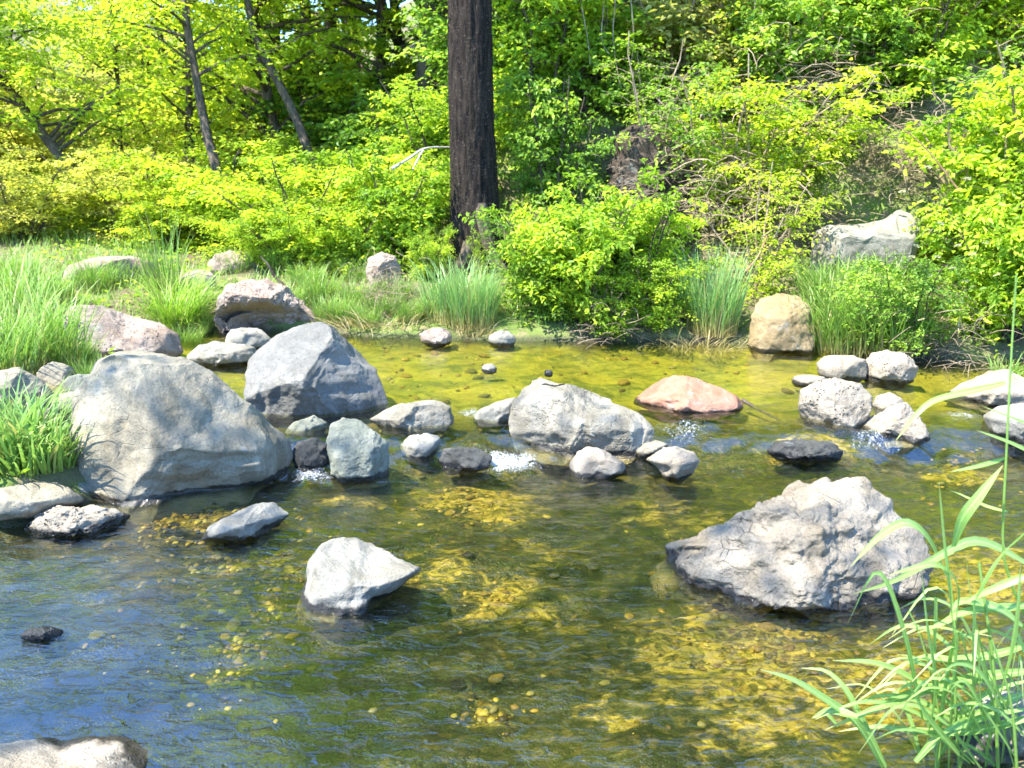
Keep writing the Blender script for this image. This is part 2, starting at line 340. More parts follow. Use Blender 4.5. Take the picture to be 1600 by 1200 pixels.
# bed: amber gravel, olive weed, dark mud
wn_ = t.n('ShaderNodeTexNoise'); t.l(t.mapv(p, (1, 1.6, 0.2)), wn_.inputs['Vector']); wn_.inputs['Scale'].default_value = 9.0; wn_.inputs['Detail'].default_value = 3
wo = t.n('ShaderNodeVectorMath', operation='SCALE'); t.l(wn_.outputs[1], wo.inputs[0]); wo.inputs[3].default_value = 0.11
wp = t.n('ShaderNodeVectorMath', operation='ADD'); t.l(p, wp.inputs[0]); t.l(wo.outputs[0], wp.inputs[1]); q = wp.outputs[0]
flow = t.mapv(q, (1.0, 1.8, 0.4), rot=(0, 0, 0.35)); b1 = t.noise(flow, 1.9, 5, 0.65, 0.3); b2 = t.noise(flow, 6.5, 6, 0.72, 0.5); b3 = t.noise(t.mapv(q, (1, 1.4, 0.4)), 30, 4, 0.7)
weed = t.noise(t.mapv(q, (3.0, 8.0, 0.5), rot=(0, 0, 0.5)), 6.0, 5, 0.75, 0.8)
bed = t.mix(t.ss(b1, 0.40, 0.62), (0.022, 0.021, 0.010), (0.080, 0.074, 0.022)); gd = t.n('ShaderNodeAttribute', attribute_name='gold').outputs['Fac']; amb = t.ss(t.math('ADD', t.math('MULTIPLY', gd, 0.34), b2), 0.58, 0.76); bed = t.mix(amb, bed, t.mix(t.ss(b3, 0.4, 0.6), (0.30, 0.19, 0.028), (0.50, 0.37, 0.05)))
bed = t.mix(t.ss(b3, 0.55, 0.68, 0, 0.6), bed, (0.14, 0.115, 0.035)); bed = t.mix(t.ss(b3, 0.44, 0.34, 0, 0.7), bed, (0.015, 0.014, 0.008))
bed = t.mix(t.ss(weed, 0.44, 0.58, 0, 0.82), bed, (0.028, 0.034, 0.008))
pm_ = t.mapv(q, (1, 1.25, 0.3)); pb = t.vor(pm_, 24); pbc = t.vor(pm_, 24, 'F1', 1); pbs = t.n('ShaderNodeSeparateColor'); t.l(pbc, pbs.inputs[0])
bed = t.mix(t.math('MULTIPLY', t.math('MULTIPLY', t.ss(pbs.outputs[0], 0.35, 0.6), t.ss(pb, 0.55, 0.3)), t.math('MAXIMUM', t.math('MULTIPLY', amb, 0.8), 0.12)), bed, (0.50, 0.34, 0.07))
bed_shade = t.math('MULTIPLY', t.ss(t.math('ADD', sx.outputs[0], t.math('MULTIPLY', n1, 1.2)), 1.0, -0.5), t.ss(sx.outputs[1], 3.2, 2.5)); bed = t.mix(t.math('MULTIPLY', bed_shade, 0.9), bed, (0.012, 0.014, 0.012))  # near-left bed painted dark in place of shade, so reflected sky stands out
upper = t.ss(sx.outputs[1], 4.5, 5.4)
bed_up = t.mix(t.ss(b2, 0.38, 0.6), (0.13, 0.145, 0.025), (0.36, 0.32, 0.04)); bed_up = t.mix(t.ss(b1, 0.46, 0.58, 0, 0.6), bed_up, (0.46, 0.36, 0.04)); bed_up = t.mix(t.ss(b1, 0.46, 0.36, 0, 0.6), bed_up, (0.10, 0.12, 0.025)); bed_up = t.mix(t.ss(weed, 0.5, 0.66, 0, 0.75), bed_up, (0.09, 0.10, 0.02)); bed_up = t.mix(t.ss(b3, 0.55, 0.7, 0, 0.6), bed_up, (0.62, 0.50, 0.06))
bed = t.mix(upper, bed, bed_up)
lev = t.math('MULTIPLY', t.ss(sx.outputs[1], 4.2, 4.5), UP_LEVEL)
dz = t.math('ADD', t.math('SUBTRACT', sx.outputs[2], lev), t.math('MULTIPLY', t.math('SUBTRACT', n2, 0.5), 0.05))
wetland = t.mix(0.7, land, (0.02, 0.016, 0.012)); onl = t.ss(dz, 0.01, 0.05)
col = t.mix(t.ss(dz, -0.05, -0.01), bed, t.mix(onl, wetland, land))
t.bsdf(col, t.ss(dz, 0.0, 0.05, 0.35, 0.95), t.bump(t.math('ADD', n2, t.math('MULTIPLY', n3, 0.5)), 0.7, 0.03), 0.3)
GOLD = [(290, 815, 60, 30, 1.0), (400, 890, 60, 25, 0.8), (690, 787, 60, 18, 0.8), (780, 795, 55, 30, 1.2), (795, 945, 55, 35, 1.2), (900, 985, 30, 15, 0.9), (370, 1050, 30, 70, 0.8), (460, 960, 40, 25, 0.8), (1180, 1040, 150, 75, 1.1), (1380, 1080, 110, 80, 0.9), (1050, 815, 60, 20, 0.9), (1280, 730, 50, 12, 1.0), (1500, 752, 45, 12, 1.1),
        (1540, 915, 80, 45, 1.1), (700, 900, 60, 30, 0.5), (850, 870, 60, 30, 0.5), (1230, 1150, 120, 40, 0.9), (760, 1125, 25, 15, 1.0), (980, 1130, 60, 30, 0.5), (560, 800, 50, 20, 0.4), (940, 745, 60, 10, 0.8)]
gx_, gy_ = X.ravel(), Y.ravel(); gold = np.zeros_like(gx_); near = (gx_ > -4.5) & (gx_ < 5.5) & (gy_ > 0.5) & (gy_ < 4.6); ppx, ppy = proj(np.stack([gx_[near], gy_[near], np.full(near.sum(), -0.12)], 1)); g_ = np.zeros(near.sum())
for (a, b, ra, rb_, st) in GOLD: g_ = np.maximum(g_, st * np.exp(-(((ppx - a) / ra) ** 2 + ((ppy - b) / rb_) ** 2) * 0.7))
gold[near] = g_
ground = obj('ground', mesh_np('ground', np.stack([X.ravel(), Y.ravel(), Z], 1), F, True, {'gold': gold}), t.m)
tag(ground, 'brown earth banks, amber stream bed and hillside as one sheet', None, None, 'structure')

# water: one rippled sheet that steps down over the line of stones
wx = np.arange(-4.0, 6.4, 0.022); wy = np.r_[np.arange(0.7, 5.2, 0.022), np.arange(5.2, 8.0, 0.05)]
X, Y = np.meshgrid(wx, wy); xf, yf = X.ravel(), Y.ravel(); Z = water_z(xf, yf)
turb = np.exp(-((yf - dam_y(xf) + 0.10) / 0.22) ** 2); calm = sstep(4.7, 5.6, yf)
CASC = [(at_z(790, 725)[0], at_z(790, 725)[1], 0.22, 1.0), (*at_z(490, 745)[:2], 0.16, 0.9), (*at_z(1070, 680, .04)[:2], 0.22, 0.75), (*at_z(1150, 740)[:2], 0.18, 0.55), (*at_z(1360, 705)[:2], 0.2, 0.75), (*at_z(1450, 728)[:2], 0.2, 0.55),
        (*at_z(735, 655, .06)[:2], 0.12, 0.8), (*at_z(1500, 660, .06)[:2], 0.2, 0.75), (*at_z(1215, 655, .08)[:2], 0.22, 0.45)]
foam = np.zeros_like(xf)
for (a, b, r, s) in CASC:
    foam = np.maximum(foam, s * np.exp(-(((xf - a) / (r * 1.25)) ** 2 + ((yf - b) / r) ** 2)))
rip = 0.0022 * fbm(np.stack([xf * 7 + yf * 2, yf * 15 - xf * 3, 0 * xf], 1), 3, 3) + 0.0032 * noise2(xf * 3.2 + yf, yf * 6.0, 8, 2)
Z = Z + rip * (1 - 0.7 * calm) * (1 + 1.2 * turb) + (turb * 0.014 + foam * 0.022) * fbm(np.stack([xf * 9, yf * 9, 0 * xf], 1), 14, 3)
nx, ny = len(wx), len(wy); ii = (np.arange(ny - 1)[:, None] * nx + np.arange(nx - 1)[None, :]).ravel()
F = np.stack([ii, ii + 1, ii + nx + 1, ii + nx], 1)
pdist = pool_dist(xf, yf); keep = (pdist[F].min(1) < 0.22)
F = F[keep]; used, inv = np.unique(F, return_inverse=True); F = inv.reshape(-1, 4)
V = np.stack([xf, yf, Z], 1)[used]
t = NT('stream_water'); p = t.pos()
w1 = t.noise(t.mapv(p, (1.0, 2.1, 1.0), rot=(0, 0, 0.3)), 13, 4, 0.55, 0.9); w2 = t.noise(t.mapv(p, (1.0, 1.7, 1.0), rot=(0, 0, -0.25)), 48, 3, 0.6, 0.4)
sx = t.n('ShaderNodeSeparateXYZ'); t.l(p, sx.inputs[0]); amp = t.ss(sx.outputs[1], 4.6, 5.6, 1.0, 0.6)
w1r = t.math('SUBTRACT', 1.0, t.math('ABSOLUTE', t.math('MULTIPLY', t.math('SUBTRACT', w1, 0.5), 2.4))); hh = t.math('MULTIPLY', t.math('ADD', t.math('ADD', t.math('MULTIPLY', w1, 0.6), t.math('MULTIPLY', w1r, 0.35)), t.math('MULTIPLY', w2, 0.10)), amp)
nb = t.bump(hh, 0.5, 0.02)
lw = t.n('ShaderNodeLayerWeight'); lw.inputs[0].default_value = 0.5; t.l(nb, lw.inputs[1]); frv = t.math('ADD', 0.21, t.math('MULTIPLY', t.math('POWER', lw.outputs[1], 4.0), 0.40))
gl = t.n('ShaderNodeBsdfGlossy'); gl.inputs['Roughness'].default_value = 0.012; t.l(nb, gl.inputs['Normal'])
trn = t.n('ShaderNodeBsdfTransparent'); trn.inputs[0].default_value = (0.88, 0.90, 0.72, 1)
mx = t.n('ShaderNodeMixShader'); t.l(frv, mx.inputs[0]); t.l(trn.outputs[0], mx.inputs[1]); t.l(gl.outputs[0], mx.inputs[2])
fo = t.n('ShaderNodeAttribute', attribute_name='foam').outputs['Fac']; fn = t.noise(t.mapv(p, (1.5, 0.75, 1)), 55, 6, 0.8, 1.8)
fm = t.math('MULTIPLY', t.ss(t.math('ADD', t.math('MULTIPLY', fo, 0.42), fn), 0.82, 0.98), t.ss(fo, 0.12, 0.4))
fd = t.n('ShaderNodeBsdfDiffuse'); fd.inputs[0].default_value = (0.75, 0.80, 0.84, 1)
mx2 = t.n('ShaderNodeMixShader'); t.l(fm, mx2.inputs[0]); t.l(mx.outputs[0], mx2.inputs[1]); t.l(fd.outputs[0], mx2.inputs[2]); t.l(mx2.outputs[0], t.out.inputs[0])
water = obj('water', mesh_np('water', V, F, True, {'foam': foam[used]}), t.m); tag(water, 'clear rippling stream water with pools and a low cascade', None, None, 'structure')

# ------------------------------------------------------------------ stones
_ico = {}
def ico(n):
    if n not in _ico:
        bm = bmesh.new(); bmesh.ops.create_icosphere(bm, subdivisions=n, radius=1.0)
        _ico[n] = (np.array([v.co[:] for v in bm.verts]), np.array([[v.index for v in f.verts] for f in bm.faces])); bm.free()
    return _ico[n]
def star_radius(poly, n=360):
    th = np.arange(n) * 2 * math.pi / n; d = np.stack([np.cos(th), np.sin(th)], 1); R = np.full(n, 1e-3)
    for i in range(len(poly)):
        a = poly[i]; e = poly[(i + 1) % len(poly)] - a
        den = d[:, 0] * e[1] - d[:, 1] * e[0]; den = np.where(abs(den) < 1e-12, 1e-12, den)
        s = (a[0] * e[1] - a[1] * e[0]) / den; q = (a[0] * d[:, 1] - a[1] * d[:, 0]) / den
        ok = (s > 0) & (q >= -1e-6) & (q <= 1 + 1e-6); R = np.where(ok, np.maximum(R, s), R)
    k = np.array([1, 2, 3, 2, 1.0]); k /= k.sum()
    return np.convolve(np.r_[R[-2:], R, R[:2]], k, 'valid')
def ell(x0, y0, x1, y1, seed=0, flat=0.25):
    """an uneven stone outline inside a pixel box"""
    r = random.Random(seed); cx, cyy, a, b = (x0 + x1) / 2, (y0 + y1) / 2, (x1 - x0) / 2, (y1 - y0) / 2; out = []
    for k in range(11):
        th = 2 * math.pi * k / 11; m = 1 + r.uniform(-0.10, 0.10); s = math.sin(th)
        if s > 0: s = s ** (1 - flat)
        out.append((cx + a * m * math.cos(th), cyy + b * min(1.04, m) * s))
    return out
def rock(label, outline, kind, level=0.0, thick=0.8, sub=5, planes=None, nplanes=9, rough=0.03, lump=0.10, seed=1, sink=0.5, cat='stone', name='stone', wet=True, group=None, soft=0.9, carve=None, wl=None, foot=(0.0, 0.85), shear=0.45):
    O = np.asarray(outline, float)
    if shear >= 1: O = O - np.array([0, 0.05 * np.ptp(O[:, 0])])
    x0, y0 = O.min(0); x1, y1 = O.max(0); cx, cyy = (x0 + x1) / 2, y0 + 0.58 * (y1 - y0)
    U, F = ico(sub); rs = np.random.RandomState(seed); S = U.copy()
    P = []
    for k in range(nplanes):
        n = rs.normal(size=3); n /= np.linalg.norm(n); P.append((n, rs.uniform(0.66, 0.92)))
    for n, h in (planes or []): n = np.array(n, float); P.append((n / np.linalg.norm(n), h))
    for n, h in P:
        ex = np.maximum(0, S @ n - h); S = S - ex[:, None] * n * soft
    S = S * (1 + lump * fbm(U * 1.5 + seed * 3.1, seed, 3))[:, None]
    th = np.arctan2(S[:, 1], S[:, 0]); rad = np.hypot(S[:, 0], S[:, 1]); nb = 120
    b = ((th + math.pi) / (2 * math.pi) * nb).astype(int) % nb; Sm = np.zeros(nb); np.maximum.at(Sm, b, rad)
    Sm = np.where(Sm <= 0, np.median(Sm), Sm); k5 = np.ones(7) / 7; Sm = np.convolve(np.r_[Sm[-3:], Sm, Sm[:3]], k5, 'valid')
    Sa = np.interp((th + math.pi) / (2 * math.pi) * nb - 0.5, np.arange(-1, nb + 1), np.r_[Sm[-1], Sm, Sm[0]])
    dirc = ray(cx, cyy); w = -dirc / np.linalg.norm(dirc); u = RT - w * (RT @ w); u /= np.linalg.norm(u); v = np.cross(w, u)
    def build(Yc):
        C = CAM + dirc * (Yc / dirc[1]); poly = []
        for (px, py) in O:
            r = ray(px, py); q = CAM + r * (((C - CAM) @ w) / (r @ w)) - C; poly.append((q @ u, q @ v))
        poly = np.array(poly); Rr = star_radius(poly)
        R = np.interp((th % (2 * math.pi)) / (2 * math.pi) * 360, np.arange(361), np.r_[Rr, Rr[0]])
        a = rad / Sa * R * np.cos(th); bb = rad / Sa * R * np.sin(th); bb = np.where(bb < 0, bb * (1 + sink), bb)
        hw = 0.5 * np.ptp(poly[:, 0])
        S0 = C + a[:, None] * u + bb[:, None] * v                      # the stone's outline plane, its foot brought forward to where it meets the water
        rr_ = S0 - CAM; tw = np.where(rr_[:, 2] < -1e-3, (lv_ - (0.04 if shear < 1 else 0.42 * thick * hw) - CAM_H) / np.minimum(rr_[:, 2], -1e-3), 1.0); kf = shear * sstep(*foot, -bb / (-bb).max())
        S0 = CAM + rr_ * (1 + np.clip(tw - 1, -0.3, 0.12 if foot[0] < 0 else 0.0) * kf)[:, None]
        return C, S0 + (S[:, 2] * thick * hw)[:, None] * w, hw
    def solve(level):
        lv_[()] = level; Y0 = at_z(cx, y1, level)[1]; lo, hi = Y0 * 0.75, Y0 * 1.9
        if shear >= 1: return build(Y0 + 0.5 * thick * build(Y0)[2])
        for _ in range(14):
            m = 0.5 * (lo + hi); C, V, hw = build(m); top = V[V[:, 2] > level]
            pm = proj(top)[1].max() if len(top) else 0
            if pm > y1: lo = m
            else: hi = m
        return build(0.5 * (lo + hi))
    lv_ = np.zeros(()); C, V, hw = solve(level)
    if not wet:                                   # on land: settle the stone into the ground where it stands
        for _ in range(6):
            level = 0.5 * level + 0.5 * min(tz(C[0], C[1] - 0.5 * thick * hw), CAM_H - 0.25); C, V, hw = solve(level)
        V[:, 2] -= 0.02
    if shear >= 1: V[:, 2] -= 0.13 * hw; C = C - np.array([0, 0, 0.13 * hw])   # the foot sits well into the water
    N = V - C; N /= np.linalg.norm(N, axis=1)[:, None] + 1e-9; size = hw
    L = (V - C) / size
    V = V + N * (size * rough * (1.15 * fbm(L * 3.2 + seed, seed + 40, 5, 0.58) - 0.5 * np.abs(fbm(L * np.array([5, 5, 9.0]) + seed, seed + 50, 3))))[:, None]
    if rough > 0.045: V = V - N * (size * rough * 0.5 * np.abs(fbm(L * 7 + 5, seed + 60, 3)))[:, None]
    for (qx, qy, rx, ry, dep) in (carve or []):
        sx_, sy_ = proj(V); fr_ = ((V - C) @ w) > 0; e_ = ((sx_ - qx) / rx) ** 2 + ((sy_ - qy) / ry) ** 2
        V = V - w * (dep * np.exp(-e_ ** 2) * fr_)[:, None]
    base = np.array([C[0], C[1], V[:, 2].min()])
    o = obj(name, mesh_np(name, V - base, F), rock_mat(kind, (level if wl is None else wl) if wet else None)); o.location = base
    tag(o, label, cat, group); return o

R = rock
R('big rounded grey boulder at left, largest of all in the stream', [(105, 650), (112, 618), (135, 588), (150, 562), (175, 550), (225, 546), (290, 560), (330, 580), (375, 620), (410, 650), (450, 685), (464, 706), (442, 735), (405, 747), (385, 766), (340, 780), (300, 790), (240, 790), (180, 792), (150, 778), (125, 730), (108, 690)],
  'grey', 0.0, 0.85, 7, [((0.30, 0.42, 0.86), 0.60), ((-0.72, 0.05, 0.68), 0.66), ((0.25, -0.62, 0.74), 0.62), ((-0.1, 0.92, 0.35), 0.86), ((-0.25, -0.5, 0.8), 0.74), ((0.8, 0.1, 0.6), 0.8)], 3, 0.015, 0.05, 4, 0.35, 'boulder', 'boulder', carve=[(200, 695, 20, 60, 0.03), (178, 568, 20, 13, 0.04), (378, 716, 36, 9, 0.02), (262, 760, 62, 16, 0.03)])
R('dark grey faceted boulder with a diagonal ridge, just right of the biggest boulder', [(380, 592), (386, 562), (405, 540), (430, 520), (470, 505), (500, 502), (522, 512), (560, 545), (590, 575), (613, 628), (600, 645), (540, 655), (450, 660), (425, 656), (400, 642), (383, 615)],
  'slate', 0.05, 0.85, 7, [((-0.50, 0.58, 0.64), 0.50), ((0.60, 0.05, 0.80), 0.44), ((-0.35, -0.55, 0.75), 0.58), ((0.35, -0.6, 0.72), 0.66), ((0.75, 0.55, 0.3), 0.7)], 2, 0.017, 0.05, 7, 0.45, 'boulder', 'boulder', carve=[(410, 625, 8, 25, 0.02), (440, 625, 22, 20, 0.03), (520, 560, 30, 12, 0.02), (545, 610, 40, 10, 0.02)])
R('mottled grey boulder in the middle of the dam with two small moss spots', [(797, 660), (800, 625), (815, 605), (845, 590), (900, 603), (950, 625), (1000, 645), (1022, 668), (1015, 690), (985, 705), (930, 706), (880, 712), (830, 702), (803, 690)],
  'mottled', 0.02, 0.8, 7, [((-0.62, 0.05, 0.78), 0.56), ((0.30, 0.62, 0.72), 0.5), ((0.2, -0.5, 0.84), 0.62), ((0.8, 0.2, 0.5), 0.72)], 4, 0.028, 0.06, 11, 0.4, 'boulder', 'boulder', carve=[(890, 655, 14, 30, 0.025), (865, 600, 18, 6, 0.03), (840, 690, 40, 12, 0.03)])
R('broad rough scaly grey boulder at right behind the foreground blades', [(1008, 915), (1030, 885), (1045, 866), (1040, 852), (1095, 836), (1130, 810), (1180, 775), (1230, 750), (1290, 738), (1360, 750), (1400, 790), (1430, 830), (1452, 870), (1438, 925), (1380, 945), (1270, 952), (1180, 945), (1100, 936)],
  'scaly', 0.0, 0.75, 7, [((-0.05, 0.86, 0.50), 0.55), ((-0.15, 0.30, 0.94), 0.50), ((0.66, 0.25, 0.7), 0.62), ((-0.7, 0.3, 0.6), 0.7)], 3, 0.055, 0.06, 15, 0.18, 'boulder', 'boulder', foot=(0.0, 0.7), shear=1.0, carve=[(1080, 862, 28, 8, 0.05), (1200, 820, 60, 16, 0.03), (1330, 850, 40, 18, 0.03)])
R('smooth white stone alone in the open foreground water', [(462, 940), (478, 905), (480, 880), (500, 850), (525, 840), (560, 840), (600, 858), (640, 880), (661, 888), (640, 905), (610, 928), (570, 945), (520, 961), (488, 955)],
  'pale', 0.0, 0.9, 6, [((0.1, 0.75, 0.65), 0.6)], 5, 0.02, 0.06, 19, 0.45, shear=0.5)
R('pale wedge shaped stone in shallow amber water beside the biggest boulder', [(312, 840), (325, 822), (360, 803), (400, 785), (428, 783), (452, 802), (440, 815), (415, 832), (405, 845), (360, 843)],
  'pale', 0.0, 0.9, 6, [((-0.2, 0.85, 0.5), 0.5), ((0.7, 0.3, 0.6), 0.6)], 5, 0.02, 0.06, 23, 0.18, foot=(0.0, 0.7), shear=1.0)
R('rough pitted white and grey stone below the biggest boulder at left', [(38, 825), (50, 805), (85, 792), (130, 790), (185, 795), (201, 805), (190, 822), (150, 836), (90, 839), (50, 836)],
  'pitted', 0.0, 0.9, 6, None, 9, 0.06, 0.10, 27, 0.4)
R('low flat grey slab stone at the left picture edge', [(-40, 775), (0, 762), (50, 750), (90, 752), (128, 775), (130, 784), (90, 796), (40, 808), (0, 812), (-40, 812)],
  'grey', 0.05, 1.0, 6, [((0, 0.9, 0.4), 0.45)], 4, 0.02, 0.05, 31, 0.18, foot=(0.0, 0.7), shear=1.0, wl=0.0)
R('flat pale stone cut by the bottom left corner', [(-60, 1180), (0, 1160), (60, 1148), (140, 1145), (210, 1152), (238, 1170), (244, 1195), (225, 1260), (120, 1290), (-60, 1290)],
  'cream', 0.05, 0.9, 6, [((0, 0.9, 0.4), 0.4)], 4, 0.02, 0.05, 35, 0.6, wl=0.0)
R('teal grey upright block stone at left end of the dam', [(510, 690), (515, 665), (535, 653), (555, 654), (585, 672), (606, 690), (610, 725), (606, 745), (575, 753), (540, 752), (516, 735)],
  'teal', 0.0, 0.9, 6, [((-0.1, 0.5, 0.86), 0.55), ((0, -0.1, 1), 0.62), ((0.8, 0, 0.6), 0.65)], 6, 0.035, 0.06, 39, 0.3)
R('long oval grey stone lying behind the small white dam stone', [(578, 655), (600, 640), (640, 628), (680, 625), (706, 635), (709, 660), (690, 676), (640, 681), (600, 672)],
  'mottled', 0.06, 0.8, 6, None, 6, 0.025, 0.07, 43, 0.4)
R('small white stone between teal block and dark wet stone', [(625, 695), (640, 680), (665, 676), (688, 682), (690, 700), (672, 716), (648, 721), (630, 712)],
  'pale', 0.0, 0.9, 5, None, 8, 0.035, 0.08, 47, 0.4)
R('dark wet stone left of the white cascade foam', [(683, 720), (692, 703), (715, 697), (745, 700), (768, 712), (765, 728), (730, 736), (695, 735)], 'dark', 0.01, 0.9, 5, None, 9, 0.05, 0.10, 51, 0.4)
R('small pale triangular stone at the foot of the ridged boulder', [(444, 676), (458, 660), (490, 648), (512, 660), (508, 674), (475, 686), (450, 686)], 'teal', 0.05, 0.9, 5, None, 8, 0.03, 0.08, 55, 0.3)
R('black wet stone between the biggest boulder and teal block', [(452, 710), (465, 690), (495, 682), (514, 695), (514, 725), (498, 736), (465, 732)], 'dark', 0.0, 0.8, 5, None, 9, 0.05, 0.10, 59, 0.3)
R('white stone tucked behind left side of the mottled middle boulder', [(738, 655), (748, 640), (775, 628), (805, 620), (820, 640), (810, 660), (780, 668), (750, 667)], 'pale', 0.06, 0.9, 5, None, 7, 0.025, 0.07, 63, 0.4)
R('red sandstone rock with orange wet foot', [(985, 628), (1000, 615), (1030, 594), (1055, 585), (1085, 588), (1125, 605), (1155, 620), (1165, 634), (1140, 645), (1090, 650), (1030, 640)],
  'red', 0.08, 0.8, 6, [((0.2, 0.6, 0.75), 0.5), ((-0.5, 0.6, 0.6), 0.55)], 4, 0.02, 0.05, 67, 0.4)
R('small yellowish grey stone with an amber rim below the middle boulder', [(890, 728), (900, 706), (920, 697), (945, 703), (975, 722), (980, 736), (950, 744), (910, 748), (892, 744)], 'cream', 0.0, 0.9, 5, None, 7, 0.03, 0.07, 71, 0.45)
R('small pinkish cream stone right of the amber rimmed stone', [(1008, 718), (1030, 702), (1055, 697), (1085, 706), (1095, 720), (1082, 738), (1060, 751), (1040, 745), (1025, 728)], 'cream', 0.0, 0.9, 5, None, 7, 0.025, 0.07, 75, 0.35)
R('little grey stone at right foot of the middle boulder', [(988, 705), (1000, 692), (1025, 688), (1046, 694), (1035, 708), (1010, 716), (992, 714)], 'grey', 0.01, 0.9, 5, None, 7, 0.03, 0.07, 79, 0.4)
R('dark slate flat stone in the right rapids', [(1197, 705), (1210, 690), (1250, 683), (1300, 692), (1321, 705), (1318, 716), (1270, 720), (1215, 716)], 'dark', 0.02, 0.7, 6, [((0, 0.8, 0.6), 0.6)], 7, 0.05, 0.08, 83, 0.35)
R('round pitted white stone in the right rapids', [(1246, 640), (1250, 610), (1270, 596), (1305, 591), (1345, 598), (1363, 620), (1362, 645), (1340, 666), (1300, 676), (1265, 668)], 'pitted', 0.05, 0.85, 6, None, 4, 0.03, 0.05, 87, 0.35)
R('small round stone touching right side of the round white stone', [(1362, 632), (1370, 618), (1390, 613), (1410, 622), (1414, 640), (1390, 648), (1368, 645)], 'pitted', 0.07, 0.9, 5, None, 5, 0.03, 0.06, 91, 0.4)
R('mossy footed cream rock right of the round white stone', [(1335, 676), (1360, 650), (1390, 632), (1415, 630), (1440, 655), (1456, 680), (1430, 690), (1380, 690)], 'cream', 0.06, 0.8, 6, [((-0.5, 0.6, 0.6), 0.55)], 6, 0.04, 0.07, 95, 0.4)
R('rounded tan white stone at the foot of the right bank', ell(1275, 552, 1358, 596, 1), 'cream', 0.10, 0.8, 5, None, 7, 0.03, 0.07, 99, 0.4)
R('cracked whitish stone beside the tan one at right bank', ell(1345, 548, 1432, 602, 2), 'pitted', 0.10, 0.8, 5, None, 10, 0.06, 0.10, 103, 0.4)
R('low flat pale stone just breaking the pool at right', ell(1233, 585, 1292, 604, 3), 'cream', 0.10, 0.9, 5, None, 6, 0.03, 0.07, 107, 0.4)
R('tan angular rock under the flowering bush at right', [(1470, 622), (1500, 600), (1545, 579), (1575, 577), (1602, 592), (1640, 620), (1600, 640), (1530, 636)], 'cream', 0.09, 0.8, 6, [((-0.5, 0.7, 0.5), 0.5)], 5, 0.025, 0.06, 111, 0.4)
R('white smooth stone at the right picture edge', [(1535, 650), (1555, 636), (1600, 628), (1660, 640), (1670, 680), (1600, 694), (1548, 676)], 'pale', 0.05, 0.8, 6, None, 5, 0.02, 0.06, 115, 0.4)
R('pinkish grey slab boulder among tall grass on left bank', [(95, 500), (105, 476), (130, 471), (165, 474), (200, 488), (250, 500), (278, 516), (284, 540), (250, 560), (180, 566), (120, 560)], 'pink', 0.16, 0.8, 6, [((0.1, 0.7, 0.7), 0.5)], 5, 0.03, 0.06, 119, 0.5, 'boulder', 'boulder', False)
R('pinkish brown boulder with shadowed undercut front on left bank', [(335, 500), (338, 470), (350, 448), (385, 436), (420, 434), (450, 450), (480, 475), (498, 497), (470, 510), (420, 524), (380, 523), (345, 516)], 'pink', 0.10, 0.85, 7, [((-0.05, 0.9, 0.42), 0.55), ((-0.1, -0.55, 0.83), 0.35), ((0.7, 0.35, 0.6), 0.6)], 4, 0.05, 0.07, 123, 0.45, 'boulder', 'boulder', True, carve=[(415, 505, 62, 26, 0.22), (370, 505, 30, 24, 0.15)])
R('low white slab in the side channel behind the biggest boulder', ell(292, 534, 402, 572, 5), 'pale', 0.10, 0.8, 6, [((0, 0.9, 0.4), 0.5)], 6, 0.03, 0.07, 127, 0.4)
R('small white stone in front of the undercut boulder', ell(350, 511, 422, 549, 6), 'pale', 0.12, 0.8, 5, None, 8, 0.03, 0.07, 131, 0.4)
R('flat tan rock far behind the grass at left', [(96, 434), (108, 410), (150, 397), (205, 396), (238, 406), (244, 432), (180, 446), (110, 446)], 'pink', 0.33, 0.8, 5, None, 7, 0.03, 0.07, 135, 0.5, 'stone', 'stone', False)
R('rounded tan rock behind the undercut boulder', ell(322, 388, 402, 432, 7), 'pink', 0.25, 0.8, 5, None, 7, 0.04, 0.07, 139, 0.5, 'stone', 'stone', False)
R('small pinkish rock beside the bright fountain of sedge', ell(280, 418, 340, 452, 8), 'pink', 0.22, 0.8, 5, None, 7, 0.04, 0.07, 143, 0.5, 'stone', 'stone', False)
R('brown split rock half hidden under leaves left of the big trunk', [(572, 420), (575, 400), (595, 390), (618, 396), (628, 418), (622, 445), (596, 451), (576, 440)], 'pink', 0.35, 0.8, 6, [((0.5, -0.3, 0.8), 0.5)], 6, 0.06, 0.08, 147, 0.5, 'stone', 'stone', False)
R('large pale slab boulder with flat lit top on the right bank', [(1262, 420), (1266, 385), (1272, 360), (1300, 352), (1350, 348), (1385, 340), (1405, 325), (1430, 335), (1440, 380), (1425, 410), (1340, 425)], 'pale', 0.58, 0.9, 6, [((0.05, 0.92, 0.4), 0.38), ((-0.1, -0.3, 1), 0.42), ((-0.8, 0, 0.6), 0.6)], 2, 0.022, 0.025, 151, 0.5, 'boulder', 'boulder', True, wl=-1.0)
R('smooth ochre sandstone boulder at the water between two grass clumps', [(1168, 535), (1174, 495), (1186, 466), (1215, 456), (1245, 460), (1268, 482), (1276, 520), (1268, 545), (1225, 552), (1185, 550)], 'ochre', 0.10, 0.8, 6, [((0, 0.9, 0.4), 0.6)], 4, 0.02, 0.06, 155, 0.4, 'boulder', 'boulder')
R('small stone at the far shore left of the grass clump below the trunk', ell(656, 511, 708, 541, 9), 'pink', 0.10, 0.8, 5, None, 8, 0.04, 0.08, 159, 0.4)
R('small grey stone at the far shore right of the grass clump below the trunk', ell(764, 516, 806, 542, 10), 'pale', 0.10, 0.8, 5, None, 8, 0.04, 0.08, 163, 0.4)
R('tiny white stone breaking the middle of the upper pool', ell(752, 568, 777, 583, 11), 'pale', 0.10, 0.9, 5, None, 6, 0.03, 0.08, 167, 0.4)
